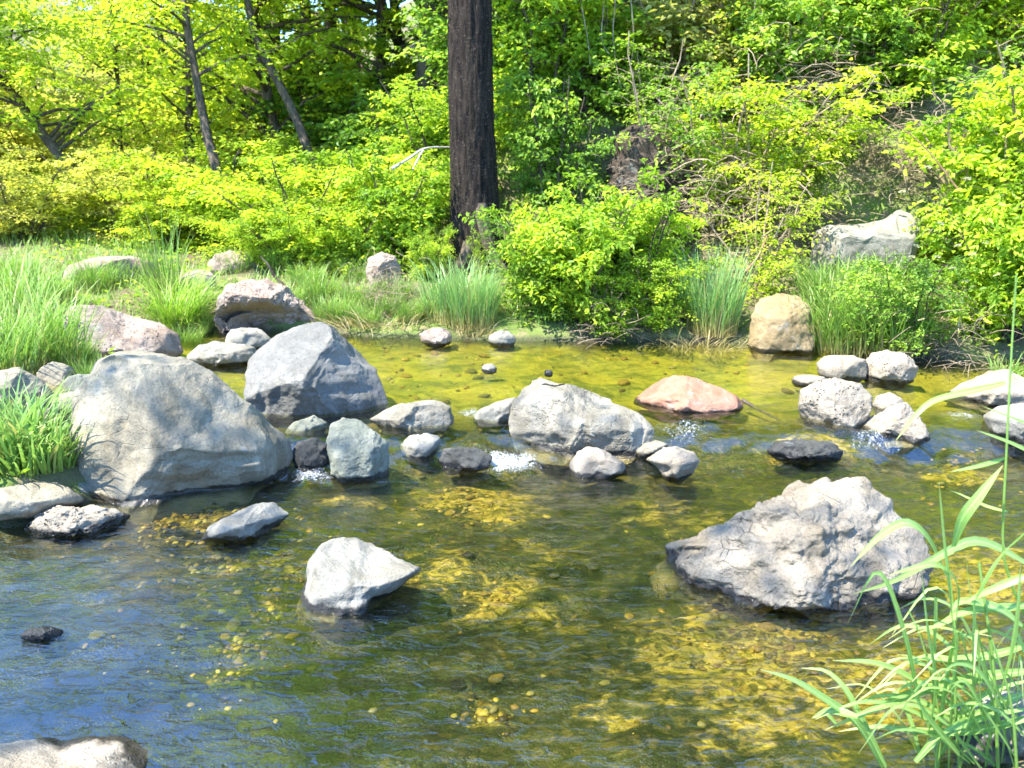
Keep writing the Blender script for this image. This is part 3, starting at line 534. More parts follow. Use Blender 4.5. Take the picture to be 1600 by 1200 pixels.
R('tiny dark stone behind the mottled middle boulder', ell(850, 578, 864, 588, 12), 'dark', 0.10, 0.9, 4, None, 6, 0.03, 0.08, 168, 0.4)
R('rounded grey stone at far left edge above the front grass', [(-30, 600), (0, 572), (30, 568), (60, 585), (84, 608), (80, 632), (40, 640), (-30, 640)], 'grey', 0.14, 0.8, 6, None, 6, 0.025, 0.06, 171, 0.4, 'stone', 'stone', False)
R('dark rounded stone in the grass left of the biggest boulder top', ell(52, 560, 122, 604, 13), 'grey', 0.16, 0.8, 5, None, 6, 0.03, 0.06, 175, 0.4, 'stone', 'stone', False)
R('grey stone against the biggest boulder at its upper left', ell(96, 578, 158, 616, 14), 'teal', 0.15, 0.8, 5, None, 6, 0.03, 0.06, 179, 0.4, 'stone', 'stone', False)
R('white low stone squeezed left of the biggest boulder', ell(84, 606, 140, 640, 15), 'pale', 0.12, 0.8, 5, None, 6, 0.03, 0.06, 183, 0.4, 'stone', 'stone', False)
R('grey mossy stone behind the front left grass', ell(40, 628, 118, 690, 16), 'grey', 0.10, 0.8, 6, None, 7, 0.04, 0.07, 187, 0.4, 'stone', 'stone', False)
R('dark stone at left foot of the biggest boulder', ell(52, 690, 128, 752, 17), 'dark', 0.02, 0.8, 5, None, 9, 0.05, 0.08, 191, 0.4)
R('small bluish stone wedged under the biggest boulder at lower left', ell(110, 752, 146, 782, 18), 'teal', 0.0, 0.8, 5, None, 8, 0.04, 0.08, 195, 0.4)
R('black wet stone just above the blue water at lower left', ell(34, 978, 106, 1002, 19), 'dark', 0.0, 0.9, 5, None, 7, 0.04, 0.08, 199, 0.6)
R('white stone beneath the foreground blades in bottom right corner', [(1480, 1130), (1500, 1100), (1550, 1082), (1620, 1085), (1680, 1120), (1660, 1180), (1560, 1190), (1500, 1170)], 'pale', 0.03, 0.8, 6, None, 6, 0.03, 0.07, 203, 0.4)
R('dark brown rock wall with hanging roots behind right bushes', [(945, 300), (950, 250), (960, 210), (990, 190), (1030, 192), (1070, 215), (1100, 260), (1110, 310), (1050, 330), (970, 325)], 'brown', 1.03, 0.6, 6, [((0, -0.1, 1), 0.5)], 8, 0.07, 0.08, 207, 0.6, 'boulder', 'boulder', False)

# ------------------------------------------------------------------ vegetation generators
def leaf_mesh(name, base, axis, nrm, L, W, lv, fold=0.25):
    n = len(base); axis = axis / (np.linalg.norm(axis, axis=1)[:, None] + 1e-9); side = np.cross(nrm, axis); side /= np.linalg.norm(side, axis=1)[:, None] + 1e-9; up = np.cross(axis, side)
    L = L[:, None]; W = W[:, None]
    def pt(a, s, h): return base + axis * L * a + side * W * s + up * W * h
    V = np.stack([pt(0, 0, 0), pt(.33, .5, fold), pt(.72, .36, fold * .6), pt(1, 0, -.25), pt(.72, -.36, fold * .6), pt(.33, -.5, fold)], 1).reshape(-1, 3)
    i = np.arange(n)[:, None] * 6; F = np.concatenate([i + np.array([0, 3, 2, 1]), i + np.array([0, 5, 4, 3])], 0)
    return mesh_np(name, V, F, True, {'lv': np.repeat(lv, 6)})
def grow(rng, mains, t0, nb, blen, ntw, twlen, nl, L, elev=(0.0, 0.7), droop=0.25, aspect=0.5, flat=0.45, prof=None, clump=0.3):
    """mains: list of (path, radii). returns stem tubes (main), branch tubes, leaf arrays"""
    br = []; tb, td, tl, tv = [], [], [], []
    for P, Rr in mains:
        n = len(P)
        for k in range(nb):
            t = t0 + (1 - t0) * (k + rng.rand()) / nb; f = t * (n - 1); i = min(int(f), n - 2); pos = P[i] + (P[i + 1] - P[i]) * (f - i)
            az = rng.uniform(0, 2 * math.pi) if k % 3 else k * 2.4; el = rng.uniform(*elev); d = np.array([math.cos(az) * math.cos(el), math.sin(az) * math.cos(el), math.sin(el)])
            ln = blen * rng.uniform(0.6, 1.15) * (prof(t) if prof else (1.1 - 0.6 * t)); m = 5; q = np.linspace(0, 1, m)[:, None]
            B = pos + d * ln * q + np.array([0, 0, -droop * ln]) * q ** 2 + rng.normal(size=(m, 3)) * 0.04 * ln * q
            r0 = max(0.004, min(0.5 * np.interp(t, np.linspace(0, 1, n), Rr), 0.02 * ln)); br.append((B, np.linspace(r0, 0.0025, m)))
            shade = rng.normal() * clump
            for j in range(ntw):
                s = rng.uniform(0.15, 1.0); f2 = s * (m - 1); i2 = min(int(f2), m - 2); p0 = B[i2] + (B[i2 + 1] - B[i2]) * (f2 - i2)
                a = rng.choice([-1, 1]) * rng.uniform(0.3, 1.2); dd = np.array([d[0] * math.cos(a) - d[1] * math.sin(a), d[0] * math.sin(a) + d[1] * math.cos(a), rng.uniform(-0.25, 0.45)])
                tb.append(p0); td.append(dd / np.linalg.norm(dd)); tl.append(twlen * rng.uniform(0.5, 1.2)); tv.append(shade)
    tb = np.array(tb); td = np.array(td); tl = np.array(tl); tv = np.array(tv); T = len(tb)
    s = (np.arange(nl) + 0.6) / nl; s = np.tile(s, T); idx = np.repeat(np.arange(T), nl); N = len(idx)
    base = tb[idx] + td[idx] * (tl[idx] * s)[:, None] + rng.normal(size=(N, 3)) * 0.02 * L / 0.05
    base[:, 2] -= 0.15 * tl[idx] * s ** 2
    hs = np.cross(td[idx], [0, 0, 1.0]); hs /= np.linalg.norm(hs, axis=1)[:, None] + 1e-9
    sg = np.where(np.arange(N) % 2 == 0, 1.0, -1.0)[:, None]
    axis = td[idx] * 0.6 + hs * sg * 0.8 + rng.normal(size=(N, 3)) * 0.35; axis[:, 2] -= 0.25
    nrm = np.array([0, 0, 1.0]) + rng.normal(size=(N, 3)) * flat
    ll = L * rng.uniform(0.6, 1.25, N); lv = np.clip(0.5 + tv[idx] + rng.normal(size=N) * 0.18, 0, 1)
    tw = [(np.stack([tb[k], tb[k] + td[k] * tl[k] * 0.9]), np.array([0.003, 0.0012])) for k in range(0, T, 2)]
    return br, tw, (base, axis, nrm, ll, ll * aspect, lv)

def make_shrub(seed, H=1.4, spread=0.7, nst=8, nb=11, ntw=8, nl=11, L=0.06, twlen=0.28, **kw):
    rng = np.random.RandomState(seed); mains = []
    for k in range(nst):
        az = 2 * math.pi * (k + rng.rand() * 0.7) / nst; sp = spread * rng.uniform(0.25, 1.0); h = H * rng.uniform(0.6, 1.0); q = np.linspace(0, 1, 7)[:, None]
        P = np.array([0.06 * math.cos(az), 0.06 * math.sin(az), -0.15]) + np.array([math.cos(az) * sp, math.sin(az) * sp, 0]) * q ** 1.3 + np.array([0, 0, h + 0.15]) * (1.15 * q - 0.15 * q * q) + rng.normal(size=(7, 3)) * 0.02
        mains.append((P, np.linspace(0.014, 0.004, 7) * H))
    br, tw, lf = grow(rng, mains, 0.12, nb, 0.42 * H, ntw, twlen, nl, L, **kw)
    V, F = tubes(mains + br, 5); V2, F2 = tubes(tw, 3)
    sv = mesh_np('stems', np.concatenate([V, V2]), np.concatenate([F, F2 + len(V)]))
    return leaf_mesh('foliage', *lf), sv
def make_tree(seed, path, r0, t0=0.3, nb=46, blen=2.0, ntw=12, nl=12, L=0.085, twlen=0.6, elev=(0.1, 0.8), **kw):
    rng = np.random.RandomState(seed); P = np.asarray(path, float); n = len(P)
    rr = r0 * (1 - 0.8 * np.linspace(0, 1, n)); rr[0] *= 1.25
    br, tw, lf = grow(rng, [(P, rr)], t0, nb, blen, ntw, twlen, nl, L, elev, **kw)
    V, F = tubes([(P, rr)], 10); tr = mesh_np('trunk', V, F)
    V, F = tubes(br, 5); V2, F2 = tubes(tw[::2], 3)
    return tr, mesh_np('branches', np.concatenate([V, V2]), np.concatenate([F, F2 + len(V)])), leaf_mesh('crown', *lf)

# ------------------------------------------------------------------ the big dark trunk
def big_trunk():
    Y = 8.55; base = at_y(742, 425, Y); zb = tz(base[0], Y) - 0.1
    H = 15.0; n, m = 300, 96; z = np.r_[np.linspace(0, 4.2, 240), np.linspace(4.3, H, 60)]; a = np.arange(m) * 2 * math.pi / m
    A, Zg = np.meshgrid(a, z); r = 0.205 * (1 - 0.35 * Zg / H) + 0.10 * np.exp(-Zg / 0.35) + 0.03 * np.exp(-Zg / 1.2)
    r = r + (0.09 * np.exp(-Zg / 0.28)) * np.cos(5 * A + 0.8)
    q = np.stack([np.cos(A) * 3.2, np.sin(A) * 3.2, Zg * 1.5], -1).reshape(-1, 3); pl = np.abs(fbm(q * np.array([3, 3, 1.2]), 71, 4)).reshape(A.shape)
    r = r + 0.032 * np.minimum(pl, 0.55) - 0.012; r = r * (1 + 0.05 * np.sin(Zg * 1.7 + 1.0) * np.cos(A) + 0.04 * np.sin(Zg * 0.9)) ; lean = 0.012 * Zg
    V = np.stack([r * np.cos(A) - lean * 0.4, r * np.sin(A), Zg], -1).reshape(-1, 3)
    i = (np.arange(n - 1)[:, None] * m + np.arange(m)[None, :]).ravel(); j = (np.arange(n - 1)[:, None] * m + (np.arange(m)[None, :] + 1) % m).ravel()
    e = empty('pine_tree', (base[0], Y, zb)); obj('trunk', mesh_np('trunk', V, np.stack([i, j, j + m, i + m], 1)), BARK['char'], e)
    rng = np.random.RandomState(5)
    P = np.stack([np.zeros(20), np.zeros(20), np.linspace(5.5, H, 20)], 1)
    br, tw, lf = grow(rng, [(P, np.linspace(0.16, 0.03, 20))], 0.0, 46, 2.6, 13, 0.55, 16, 0.12, (-0.1, 0.4), droop=0.2, aspect=0.3)
    V, F = tubes(br, 5); obj('branches', mesh_np('branches', V, F), BARK['char'], e); obj('crown', leaf_mesh('crown', *lf), LEAF['deep'], e)
    roots = [[(700, 432), (722, 412), (735, 380)], [(790, 428), (770, 400), (755, 350), (750, 320)]]
    for k, rt in enumerate(roots):
        pts = [at_y(x, y, Y - 0.32 + 0.05 * q) - np.array([base[0], Y, zb]) for q, (x, y) in enumerate(rt)]
        V, F = tubes([(smooth_path(pts, 12), np.linspace(0.05, 0.075, 12))], 8); obj('root', mesh_np('root', V, F), BARK['brown'], e)
    tag(e, 'tall straight dark charred tree trunk standing behind the pool', 'tree')
big_trunk()

# ------------------------------------------------------------------ trees told apart by their trunks
def hero_tree(label, pxpath, Y, r0, seed, leaf, top, t0=0.35, lean=(0, 0), bark='brown', **kw):
    pts = [at_y(x, y, Y + 0.15 * k) for k, (x, y) in enumerate(pxpath)]
    b = pts[0].copy(); b[2] = tz(b[0], b[1]) - 0.1
    if pts[0][2] > b[2] + 0.05: pts = [b] + pts
    d = pts[-1] - pts[-2]; d /= np.linalg.norm(d); d = d * 0.6 + np.array([0, 0, 0.8]); d /= np.linalg.norm(d)
    rest = top - pts[-1][2]
    if rest > 0.3: pts += [pts[-1] + d * rest * 0.5 / d[2], pts[-1] + d * rest * 0.5 / d[2] + np.array([0.1, 0, rest * 0.5])]
    P = smooth_path(pts, 22) - pts[0]
    tr, br, cr = make_tree(seed, P, r0, t0, **kw)
    e = empty('tree', tuple(pts[0])); obj('trunk', tr, BARK[bark], e); obj('branches', br, BARK[bark], e); obj('crown', cr, LEAF[leaf], e)
    tag(e, label, 'tree'); return e
hero_tree('young tree with slim dark trunk, yellow green crown and pale rocks below it', [(372, 385), (352, 320), (335, 250), (318, 185)], 9.9, 0.07, 301, 'yellow', 5.6, 0.42, nb=40, blen=1.7, L=0.075)
hero_tree('tree with long trunk leaning left above the sedge clump', [(215, 385), (160, 310), (110, 262), (60, 200), (20, 135)], 11.0, 0.085, 302, 'yellow', 5.0, 0.3, nb=46, blen=1.9, L=0.08)
hero_tree('bare footed dark tree leaning left at the far left edge', [(58, 415), (35, 350), (5, 298), (-40, 240)], 10.2, 0.085, 303, 'yellow', 5.4, 0.45, nb=30, blen=1.7, L=0.08)
hero_tree('thin dark sapling beside the leaning tree at far left edge', [(30, 405), (8, 350), (-20, 310)], 10.6, 0.03, 304, 'olive', 5.0, 0.4, nb=22, blen=1.2, L=0.075)
hero_tree('slanting dark tree with a kinked trunk left of the big charred trunk', [(512, 335), (490, 265), (465, 190), (425, 110), (400, 60), (388, 10)], 10.6, 0.07, 305, 'bright', 6.8, 0.5, nb=34, blen=1.5, L=0.075)
hero_tree('straight brown trunked conifer half hidden left of the charred trunk', [(528, 325), (526, 250), (520, 120), (515, 0)], 14.5, 0.14, 306, 'deep', 9.5, 0.55, nb=44, blen=1.6, L=0.10, aspect=0.25)
hero_tree('dark conifer trunk rising behind the kinked tree', [(492, 330), (490, 200), (485, 90), (475, 0)], 17.0, 0.16, 307, 'deep', 10, 0.5, nb=44, blen=1.8, L=0.10, aspect=0.25)
hero_tree('reddish brown trunk high on the slope among pale hanging vines', [(1040, 130), (1040, 60), (1042, 0)], 10.4, 0.15, 308, 'mid', 10.0, 0.35, nb=40, blen=1.8, L=0.08)

# the tree on the left bank whose crown shades the near stones
def shade_tree():
    x, y = -7.1, -0.5; z = tz(x, y); q = np.linspace(0, 1, 18)
    P = np.stack([2.3 * q ** 1.6, 0.5 * q, 8.6 * q - 0.1], 1)
    tr, br, cr = make_tree(333, P, 0.17, 0.62, nb=26, blen=3.4, ntw=9, nl=10, L=0.10, twlen=0.8, elev=(-0.1, 0.5), clump=0.2)
    e = empty('tree', (x, y, z)); obj('trunk', tr, BARK['brown'], e); obj('branches', br, BARK['brown'], e); obj('crown', cr, LEAF['bright'], e)
    tag(e, 'streamside tree off the left edge whose crown dapples the near boulders', 'tree')
shade_tree()

# ------------------------------------------------------------------ repeated trees and shrubs: variants built once, copied after
TREES = []
for k, (H, r0, bl) in enumerate([(7.0, 0.10, 2.0), (8.2, 0.12, 2.3), (6.0, 0.08, 1.7), (9.0, 0.13, 2.4)]):
    rng = np.random.RandomState(400 + k); q = np.linspace(0, 1, 14)
    P = np.stack([0.5 * np.sin(2.2 * q + k) * q + rng.normal(size=14) * 0.03, 0.4 * np.sin(1.7 * q + 2 * k) * q, H * q - 0.15], 1)
    TREES.append(make_tree(410 + k, P, r0, 0.16, 54, bl, 12, 13, 0.09, 0.65, prof=lambda t: 0.55 + 0.9 * t * (1.25 - t) * 1.3, flat=0.6))
rng = np.random.RandomState(460); q = np.linspace(0, 1, 16)
TREES.append(make_tree(461, np.stack([0.7 * q ** 1.5 + 0.12 * np.sin(5 * q), 0.3 * np.sin(3 * q), 9.0 * q - 0.15], 1), 0.075, 0.10, 74, 1.7, 11, 12, 0.085, 0.55, (0.1, 0.8), droop=0.15, flat=0.7, prof=lambda t: 0.7 + 0.5 * (1 - t)))
def tree_copy(label, group, x, y, var, s, leaf, rz, bark='brown'):
    tr, br, cr = TREES[var]; e = empty('tree', (x, y, tz(x, y)), rz, (s, s, s * 1.0))
    for nm, me, mt in (('trunk', tr, BARK[bark]), ('branches', br, BARK[bark]), ('crown', cr, LEAF[leaf])):
        if not me.materials: me.materials.append(mt)
        o = bpy.data.objects.new(nm, me); COL.objects.link(o); o.parent = e; obj_mat(o, mt)
    tag(e, label, 'tree', group)
def polar(px, Y): return at_y(px, 300, Y)[0], Y
rr = random.Random(77)
ORD = ['leftmost', 'second from left', 'third from left', 'fourth from left', 'fifth from left', 'sixth from left', 'seventh from left', 'eighth from left', 'ninth from left', 'tenth from left', 'eleventh from left', 'twelfth from left', 'fifth from right', 'fourth from right', 'third from right', 'second from right', 'rightmost']
LN = {'yellow': 'yellow green', 'bright': 'bright green', 'mid': 'mid green', 'olive': 'olive', 'dusty': 'dusty pale green', 'deep': 'dark green'}
def row_label(what, pxs, px):
    i = pxs.index(px); n = len(pxs)
    return '%s, %s' % (what, ORD[i] if i < n / 2 + 1 and i < 12 else (['rightmost', 'second from right', 'third from right', 'fourth from right', 'fifth from right', 'sixth from right', 'seventh from right', 'eighth from right', 'ninth from right', 'tenth from right', 'eleventh from right', 'twelfth from right'][n - 1 - i]))
far = [(-60, 19, 'olive'), (30, 24, 'dusty'), (140, 18.5, 'yellow'), (165, 26, 'olive'), (215, 21, 'yellow'), (270, 16.5, 'yellow'), (300, 24, 'dusty'), (350, 19, 'olive'), (420, 15.5, 'bright'), (440, 21, 'yellow'),
       (500, 25, 'olive'), (560, 18, 'mid'), (590, 13.5, 'bright'), (640, 16, 'bright'), (690, 20, 'mid'), (185, 13.4, 'yellow'), (245, 15.8, 'dusty'), (290, 12.6, 'yellow'), (455, 13.2, 'yellow'), (-10, 16, 'yellow')]
for k, (px, Y, lf) in enumerate(far):
    x, y = polar(px, Y); s = {True: 1.0, False: 1.15}[Y < 20] * rr.uniform(0.85, 1.1)
    s *= 0.78 if px < 420 else 1.4
    if 20 < px < 120: s *= 0.5
    tree_copy(row_label(LN[lf] + ' tree in the far wood at upper left', sorted(q[0] for q in far), px), 'far trees upstream', x, y, (k % 4) if Y > 16.4 else 4, s, lf, rr.uniform(0, 6))
slope_t = [(820, 13, 'bright'), (900, 16, 'mid'), (980, 13.5, 'bright'), (1110, 12.5, 'mid'), (1200, 14, 'bright'), (1330, 12, 'mid'), (1450, 11.5, 'bright'), (1560, 10.5, 'bright'), (1660, 12, 'mid'), (660, 12.2, 'bright'), (720, 13.2, 'mid'), (770, 12.0, 'bright'), (1040, 15, 'mid'), (860, 12.4, 'mid'), (1270, 12.8, 'bright'), (1510, 12.8, 'mid')]
for k, (px, Y, lf) in enumerate(slope_t):
    x, y = polar(px, Y); tree_copy(row_label(LN[lf] + ' tree on the slope above the right bank', sorted(q[0] for q in slope_t), px), 'trees on the slope', x, y, (k + 1) % 4, rr.uniform(1.0, 1.3) * (1.45 if px < 1110 else 1.1), lf, rr.uniform(0, 6))

SHRUBS = [make_shrub(501, 1.4, 0.75, 9, L=0.07), make_shrub(502, 1.2, 0.9, 9, nl=14, L=0.046), make_shrub(503, 1.7, 0.6, 8, L=0.065), make_shrub(504, 1.0, 0.7, 8, nl=14, L=0.042),
          make_shrub(505, 1.5, 0.8, 6, nb=8, ntw=6, nl=9, L=0.05), make_shrub(506, 1.3, 0.9, 10, nb=12, L=0.07, aspect=0.42)]
def shrub(label, group, x, y, var, s, leaf, rz=None, wide=1.0, dz=0.0, name='shrub', stem='brown'):
    fo, st = SHRUBS[var]; e = empty(name, (x, y, tz(x, y) + dz), rr.uniform(0, 6) if rz is None else rz, (s * wide, s * wide, s))
    for nm, me, mt in (('foliage', fo, LEAF[leaf]), ('stems', st, BARK[stem])):
        if not me.materials: me.materials.append(mt)
        o = bpy.data.objects.new(nm, me); COL.objects.link(o); o.parent = e; obj_mat(o, mt)
    tag(e, label, 'shrub', group); return e
def sh(label, px, Y, var, s, leaf, wide=1.0, group=None, dz=0.0, stem='brown'):
    x, y = polar(px, Y); return shrub(label, group, x, y, var, s, leaf, None, wide, dz, stem=stem)
sh('broad leafy bush overhanging the pool right of the big trunk', 905, 6.95, 5, 0.88, 'bright', 0.8)
sh('leafy bush leaning over the water beside the tall reed clump', 1000, 7.15, 0, 0.70, 'bright', 0.9)
sh('small bush trailing into the pool left of the tall reed clump', 1020, 6.85, 3, 0.62, 'bright', 1.0)
sh('small bush dipping to the pool below the broad leafy bush', 940, 6.8, 3, 0.55, 'bright', 1.1)
sh('low leafy bush at the waterline right of the trunk base', 850, 7.10, 3, 0.8, 'mid', 1.0)
sh('dense bright bush at left foot of the big trunk', 615, 8.7, 0, 0.85, 'bright', 0.9)
sh('small yellow green bush between trunk and split rock', 668, 8.2, 3, 0.5, 'bright', 0.75)
sh('leafy sprays growing in front of the trunk base', 745, 8.0, 4, 0.36, 'bright', 0.4)
sh('low yellow bush behind the split rock', 585, 9.6, 1, 0.85, 'yellow', 1.1)
sh('low yellow bush behind the undercut boulder', 470, 9.1, 1, 0.9, 'yellow', 1.2)
sh('spreading yellow bush left of the split rock', 520, 8.7, 3, 0.85, 'yellow', 1.2)
sh('tall green bush directly behind right side of the trunk', 850, 9.8, 2, 1.25, 'bright', 0.9)
sh('tall shaded green bush left of the dark rock wall', 862, 8.9, 2, 1.0, 'mid', 0.75)
sh('drooping bush hanging over the top of the dark rock wall', 1015, 8.9, 4, 0.8, 'mid', 1.1, dz=0.55, stem='twig')
sh('bright bush above the dark rock wall', 920, 9.9, 0, 1.0, 'bright', 1.0)
sh('low bush at foot of the dark rock wall', 1000, 7.45, 3, 0.62, 'mid', 1.0)
sh('arching bush right of the dark rock wall', 1130, 8.5, 4, 1.1, 'mid', 1.0, stem='twig')
sh('flowering bush with small white flower heads on the right bank', 1610, 6.2, 5, 0.95, 'bright', 0.75)
sh('big yellow green bush filling the right edge above the white stone', 1690, 6.6, 2, 1.1, 'yellow', 1.0)
sh('low leafy bush trailing to the water right of the cracked stone', 1450, 6.05, 3, 0.75, 'mid', 0.9)
sh('leafy bush behind the pale slab boulder', 1400, 8.9, 4, 1.0, 'yellow', 1.1, stem='twig')
sh('small yellow bush left of the pale slab boulder', 1190, 7.55, 4, 0.75, 'yellow', 1.0, stem='twig')
sh('bright bush filling the bare slope above the slab boulder', 1400, 8.7, 0, 0.95, 'bright', 1.0)
sh('yellow green bush high above the slab boulder', 1455, 9.3, 2, 1.0, 'yellow', 1.1)
sh('mid green bush right above the slab boulder, by the red cane', 1340, 8.9, 5, 0.8, 'mid', 1.0)
sh('small bush at far left behind the flat tan rock', 190, 10.4, 1, 0.9, 'olive', 1.2)
sh('low bush at far left edge under the leaning trees', 60, 15.5, 1, 1.3, 'olive', 1.3)
sh('low bush beneath the young slim tree', 330, 10.6, 3, 1.2, 'yellow', 1.3)
sh('small bush right of the young slim tree', 420, 10.0, 3, 1.1, 'bright', 1.2)
k = 0
ROWN = {9.4: 'middle row', 10.2: 'upper row', 11.2: 'top row', 8.3: 'lower row', 7.4: 'lowest row'}
for Y, pxs in ((9.4, (1150, 1240, 1340, 1450, 1560)), (10.2, (860, 1060, 1180, 1290, 1400, 1520, 1620)), (11.2, (780, 930, 1120, 1230, 1350, 1480, 1600)), (8.3, (1180, 1590)), (7.4, (1560, 1640))):
    for px in pxs:
        lf = ('bright', 'mid', 'dusty', 'yellow')[k % 4] if px < 1350 else ('bright', 'yellow', 'mid')[k % 3]
        sh(row_label(LN[lf] + ' shrub in the %s of the right hillside thicket' % ROWN[Y], list(pxs), px), px + rr.uniform(-20, 20), Y + rr.uniform(-0.3, 0.3), (4, 0, 2, 4, 1)[k % 5], rr.uniform(0.85, 1.2), lf, rr.uniform(0.9, 1.15), 'hillside thicket shrubs', stem='twig'); k += 1
under = [(560, 11.5, 'bright', 1.10), (640, 10.8, 'mid', 1.10), (700, 10.2, 'bright', 1.07), (760, 10.6, 'mid', 1.10), (475, 13, 'yellow', 1.24), (385, 15.5, 'yellow', 1.76), (285, 14.5, 'olive', 1.57), (120, 17, 'dusty', 1.76), (225, 18, 'yellow', 1.94), (540, 13.8, 'mid', 1.70),
         (20, 18.5, 'yellow', 1.94), (330, 19, 'yellow', 2.03), (440, 17, 'yellow', 1.94), (160, 21, 'yellow', 2.12), (70, 22, 'olive', 2.12), (260, 22, 'dusty', 2.21), (610, 14.5, 'bright', 1.85), (-30, 15, 'olive', 1.66), (505, 16, 'yellow', 1.98)]
for px, Y, lf, s_ in under:
    sh(row_label(LN[lf] + ' understorey shrub behind the left bank', sorted(q[0] for q in under), px), px, Y, k % 4, s_, lf, 1.1, 'understorey shrubs'); k += 1
for px, Y, lf, s_, lab in ((30, 10.2, 'olive', 0.8, 'low olive bush at the left edge behind the bluish grass'), (115, 10.6, 'yellow', 0.75, 'low yellow bush behind the left flat tan rock'), (262, 9.9, 'yellow', 0.65, 'low yellow bush behind the tall seed grass'), (395, 9.2, 'yellow', 0.62, 'rounded yellow bush just behind the tan rock'), (450, 8.7, 'bright', 0.5, 'little green bush right of the bent dead branch'), (548, 8.5, 'bright', 0.5, 'little green bush behind the weathered log')):
    sh(lab, px, Y, (1, 3)[k % 2], s_, lf, 1.35); k += 1

# ------------------------------------------------------------------ dry brush tangles and dead branches
def brush_mesh(seed, n=260, size=0.7):
    rng = np.random.RandomState(seed); paths = []
    for k in range(n):
        p = rng.normal(size=3) * np.array([0.5, 0.35, 0.4]) * size + np.array([0, 0, 0.45 * size]); d = rng.normal(size=3); d[2] = abs(d[2]) * 0.6 - 0.3; d /= np.linalg.norm(d); l = size * rng.uniform(0.25, 0.75)
        q = np.linspace(-0.5, 0.5, 5)[:, None]; b = rng.normal(size=3) * 0.25 * l
        paths.append((p + d * l * q + b * (q * q - 0.1) * 2 + np.array([0, 0, -0.25 * l]) * q * q * 2, np.array([.5, 1, 1, .8, .3]) * rng.uniform(0.0025, 0.006)))
    V, F = tubes(paths, 3); return mesh_np('twigs', V, F)
BR = [brush_mesh(601), brush_mesh(602), brush_mesh(603, 200, 0.6)]
for me in BR: me.materials.append(BARK['twig'])
for k, (px, Y, dz, s, lab) in enumerate([(1300, 8.9, 0.2, 1.1, 'dry brown twig tangle above the pale slab boulder'), (1400, 8.1, 0.2, 0.9, 'dry brown twig tangle high right of the pale slab boulder'), (1225, 8.0, 0.1, 1.0, 'dry brown twig tangle left of the pale slab boulder'),
        (1140, 8.2, 0.2, 1.1, 'dry twig tangle right of the dark rock wall'), (1250, 8.7, 0.4, 1.0, 'dry twig tangle in the middle of the right thicket'), 
        (1000, 8.25, 0.55, 0.5, 'dangling dry roots on the dark rock wall'),
        (1010, 11.3, 0.6, 1.4, 'pale dry brush under the reddish trunk on the slope'), (1500, 5.95, 0.0, 0.6, 'dry twigs under the flowering bush'), (960, 6.70, -0.05, 0.6, 'dead twigs trailing in the pool below the leaning bush'), 
        (600, 7.25, 0.0, 0.5, 'dry twig litter on the far shore left of the grass clump')]):
    x, y = polar(px, Y); e = obj('brush', BR[k % 3]); e.location = (x, y, tz(x, y) + dz); e.scale = (s, s, s); e.rotation_euler = (0, 0, k * 1.3); tag(e, lab, 'brush', None, 'stuff')
def stick(label, pts, r0, r1, mat, name='dead_branch', cat='branch', extra=None):
    P = [at_y(x, y, Y) for x, y, Y in pts]; paths = [(smooth_path(P, 14) - P[0], np.linspace(r0, r1, 14) * (1 + 0.12 * np.sin(np.arange(14) * 2.1)))]
    for ex in (extra or []): Q = [at_y(x, y, Y) for x, y, Y in ex]; paths.append((smooth_path(Q, 8) - P[0], np.linspace(r0 * .7, r1, 8)))
    V, F = tubes(paths, 7); o = obj(name, mesh_np(name, V, F), BARK[mat]); o.location = P[0]; tag(o, label, cat); return o
stick('bleached dead branch fork lying in leaves left of the trunk', [(612, 264, 8.6), (640, 247, 8.7), (665, 232, 8.8), (705, 230, 9.0)], 0.016, 0.008, 'pale', extra=[[(645, 265, 8.5), (655, 245, 8.65), (663, 233, 8.8)]])
stick('dark bent dead branch standing behind the undercut boulder', [(455, 455, 7.9), (432, 435, 7.9), (420, 415, 7.9), (406, 400, 7.9)], 0.02, 0.008, 'brown')
stick('weathered log lying on the far shore grass', [(540, 450, 8.6), (570, 455, 8.55), (606, 461, 8.5)], 0.032, 0.028, 'pale', 'log', 'log')
stick('bare reddish stick leaning beside the reed clump', [(1165, 425, 7.1), (1185, 400, 7.2), (1200, 365, 7.3)], 0.012, 0.006, 'red')
stick('slender red cane arching through the upper right bush', [(1500, 300, 6.6), (1440, 225, 6.7), (1375, 180, 6.8)], 0.007, 0.003, 'red')
stick('white stick dipping into the pool below the bush', [(905, 520, 6.95), (920, 535, 6.9), (932, 556, 6.75)], 0.008, 0.005, 'pale')
stick('thin stick lying along the far shore by the grass', [(545, 535, 7.3), (610, 522, 7.4), (655, 514, 7.5)], 0.009, 0.006, 'pale')
stick('broken stick caught against the red rock', [(1160, 625, 4.9), (1185, 640, 4.8), (1215, 655, 4.7)], 0.012, 0.006, 'brown')
for k, (x0, x1, x2) in enumerate([(962, 958, 968), (985, 990, 984), (905, 918, 922), (945, 940, 952)]):
    stick(['pale vine hanging left of the reddish trunk, nearest to it', 'pale vine hanging highest above the dark rock wall', 'pale curved vine farthest left above the dark rock wall', 'pale short vine between the other hanging vines'][k],
          [(x0, -10, 9.3), (x1, 60, 9.2), (x2, 130 - 15 * k, 9.1)], 0.007, 0.004, 'twig', 'vine', 'vine')

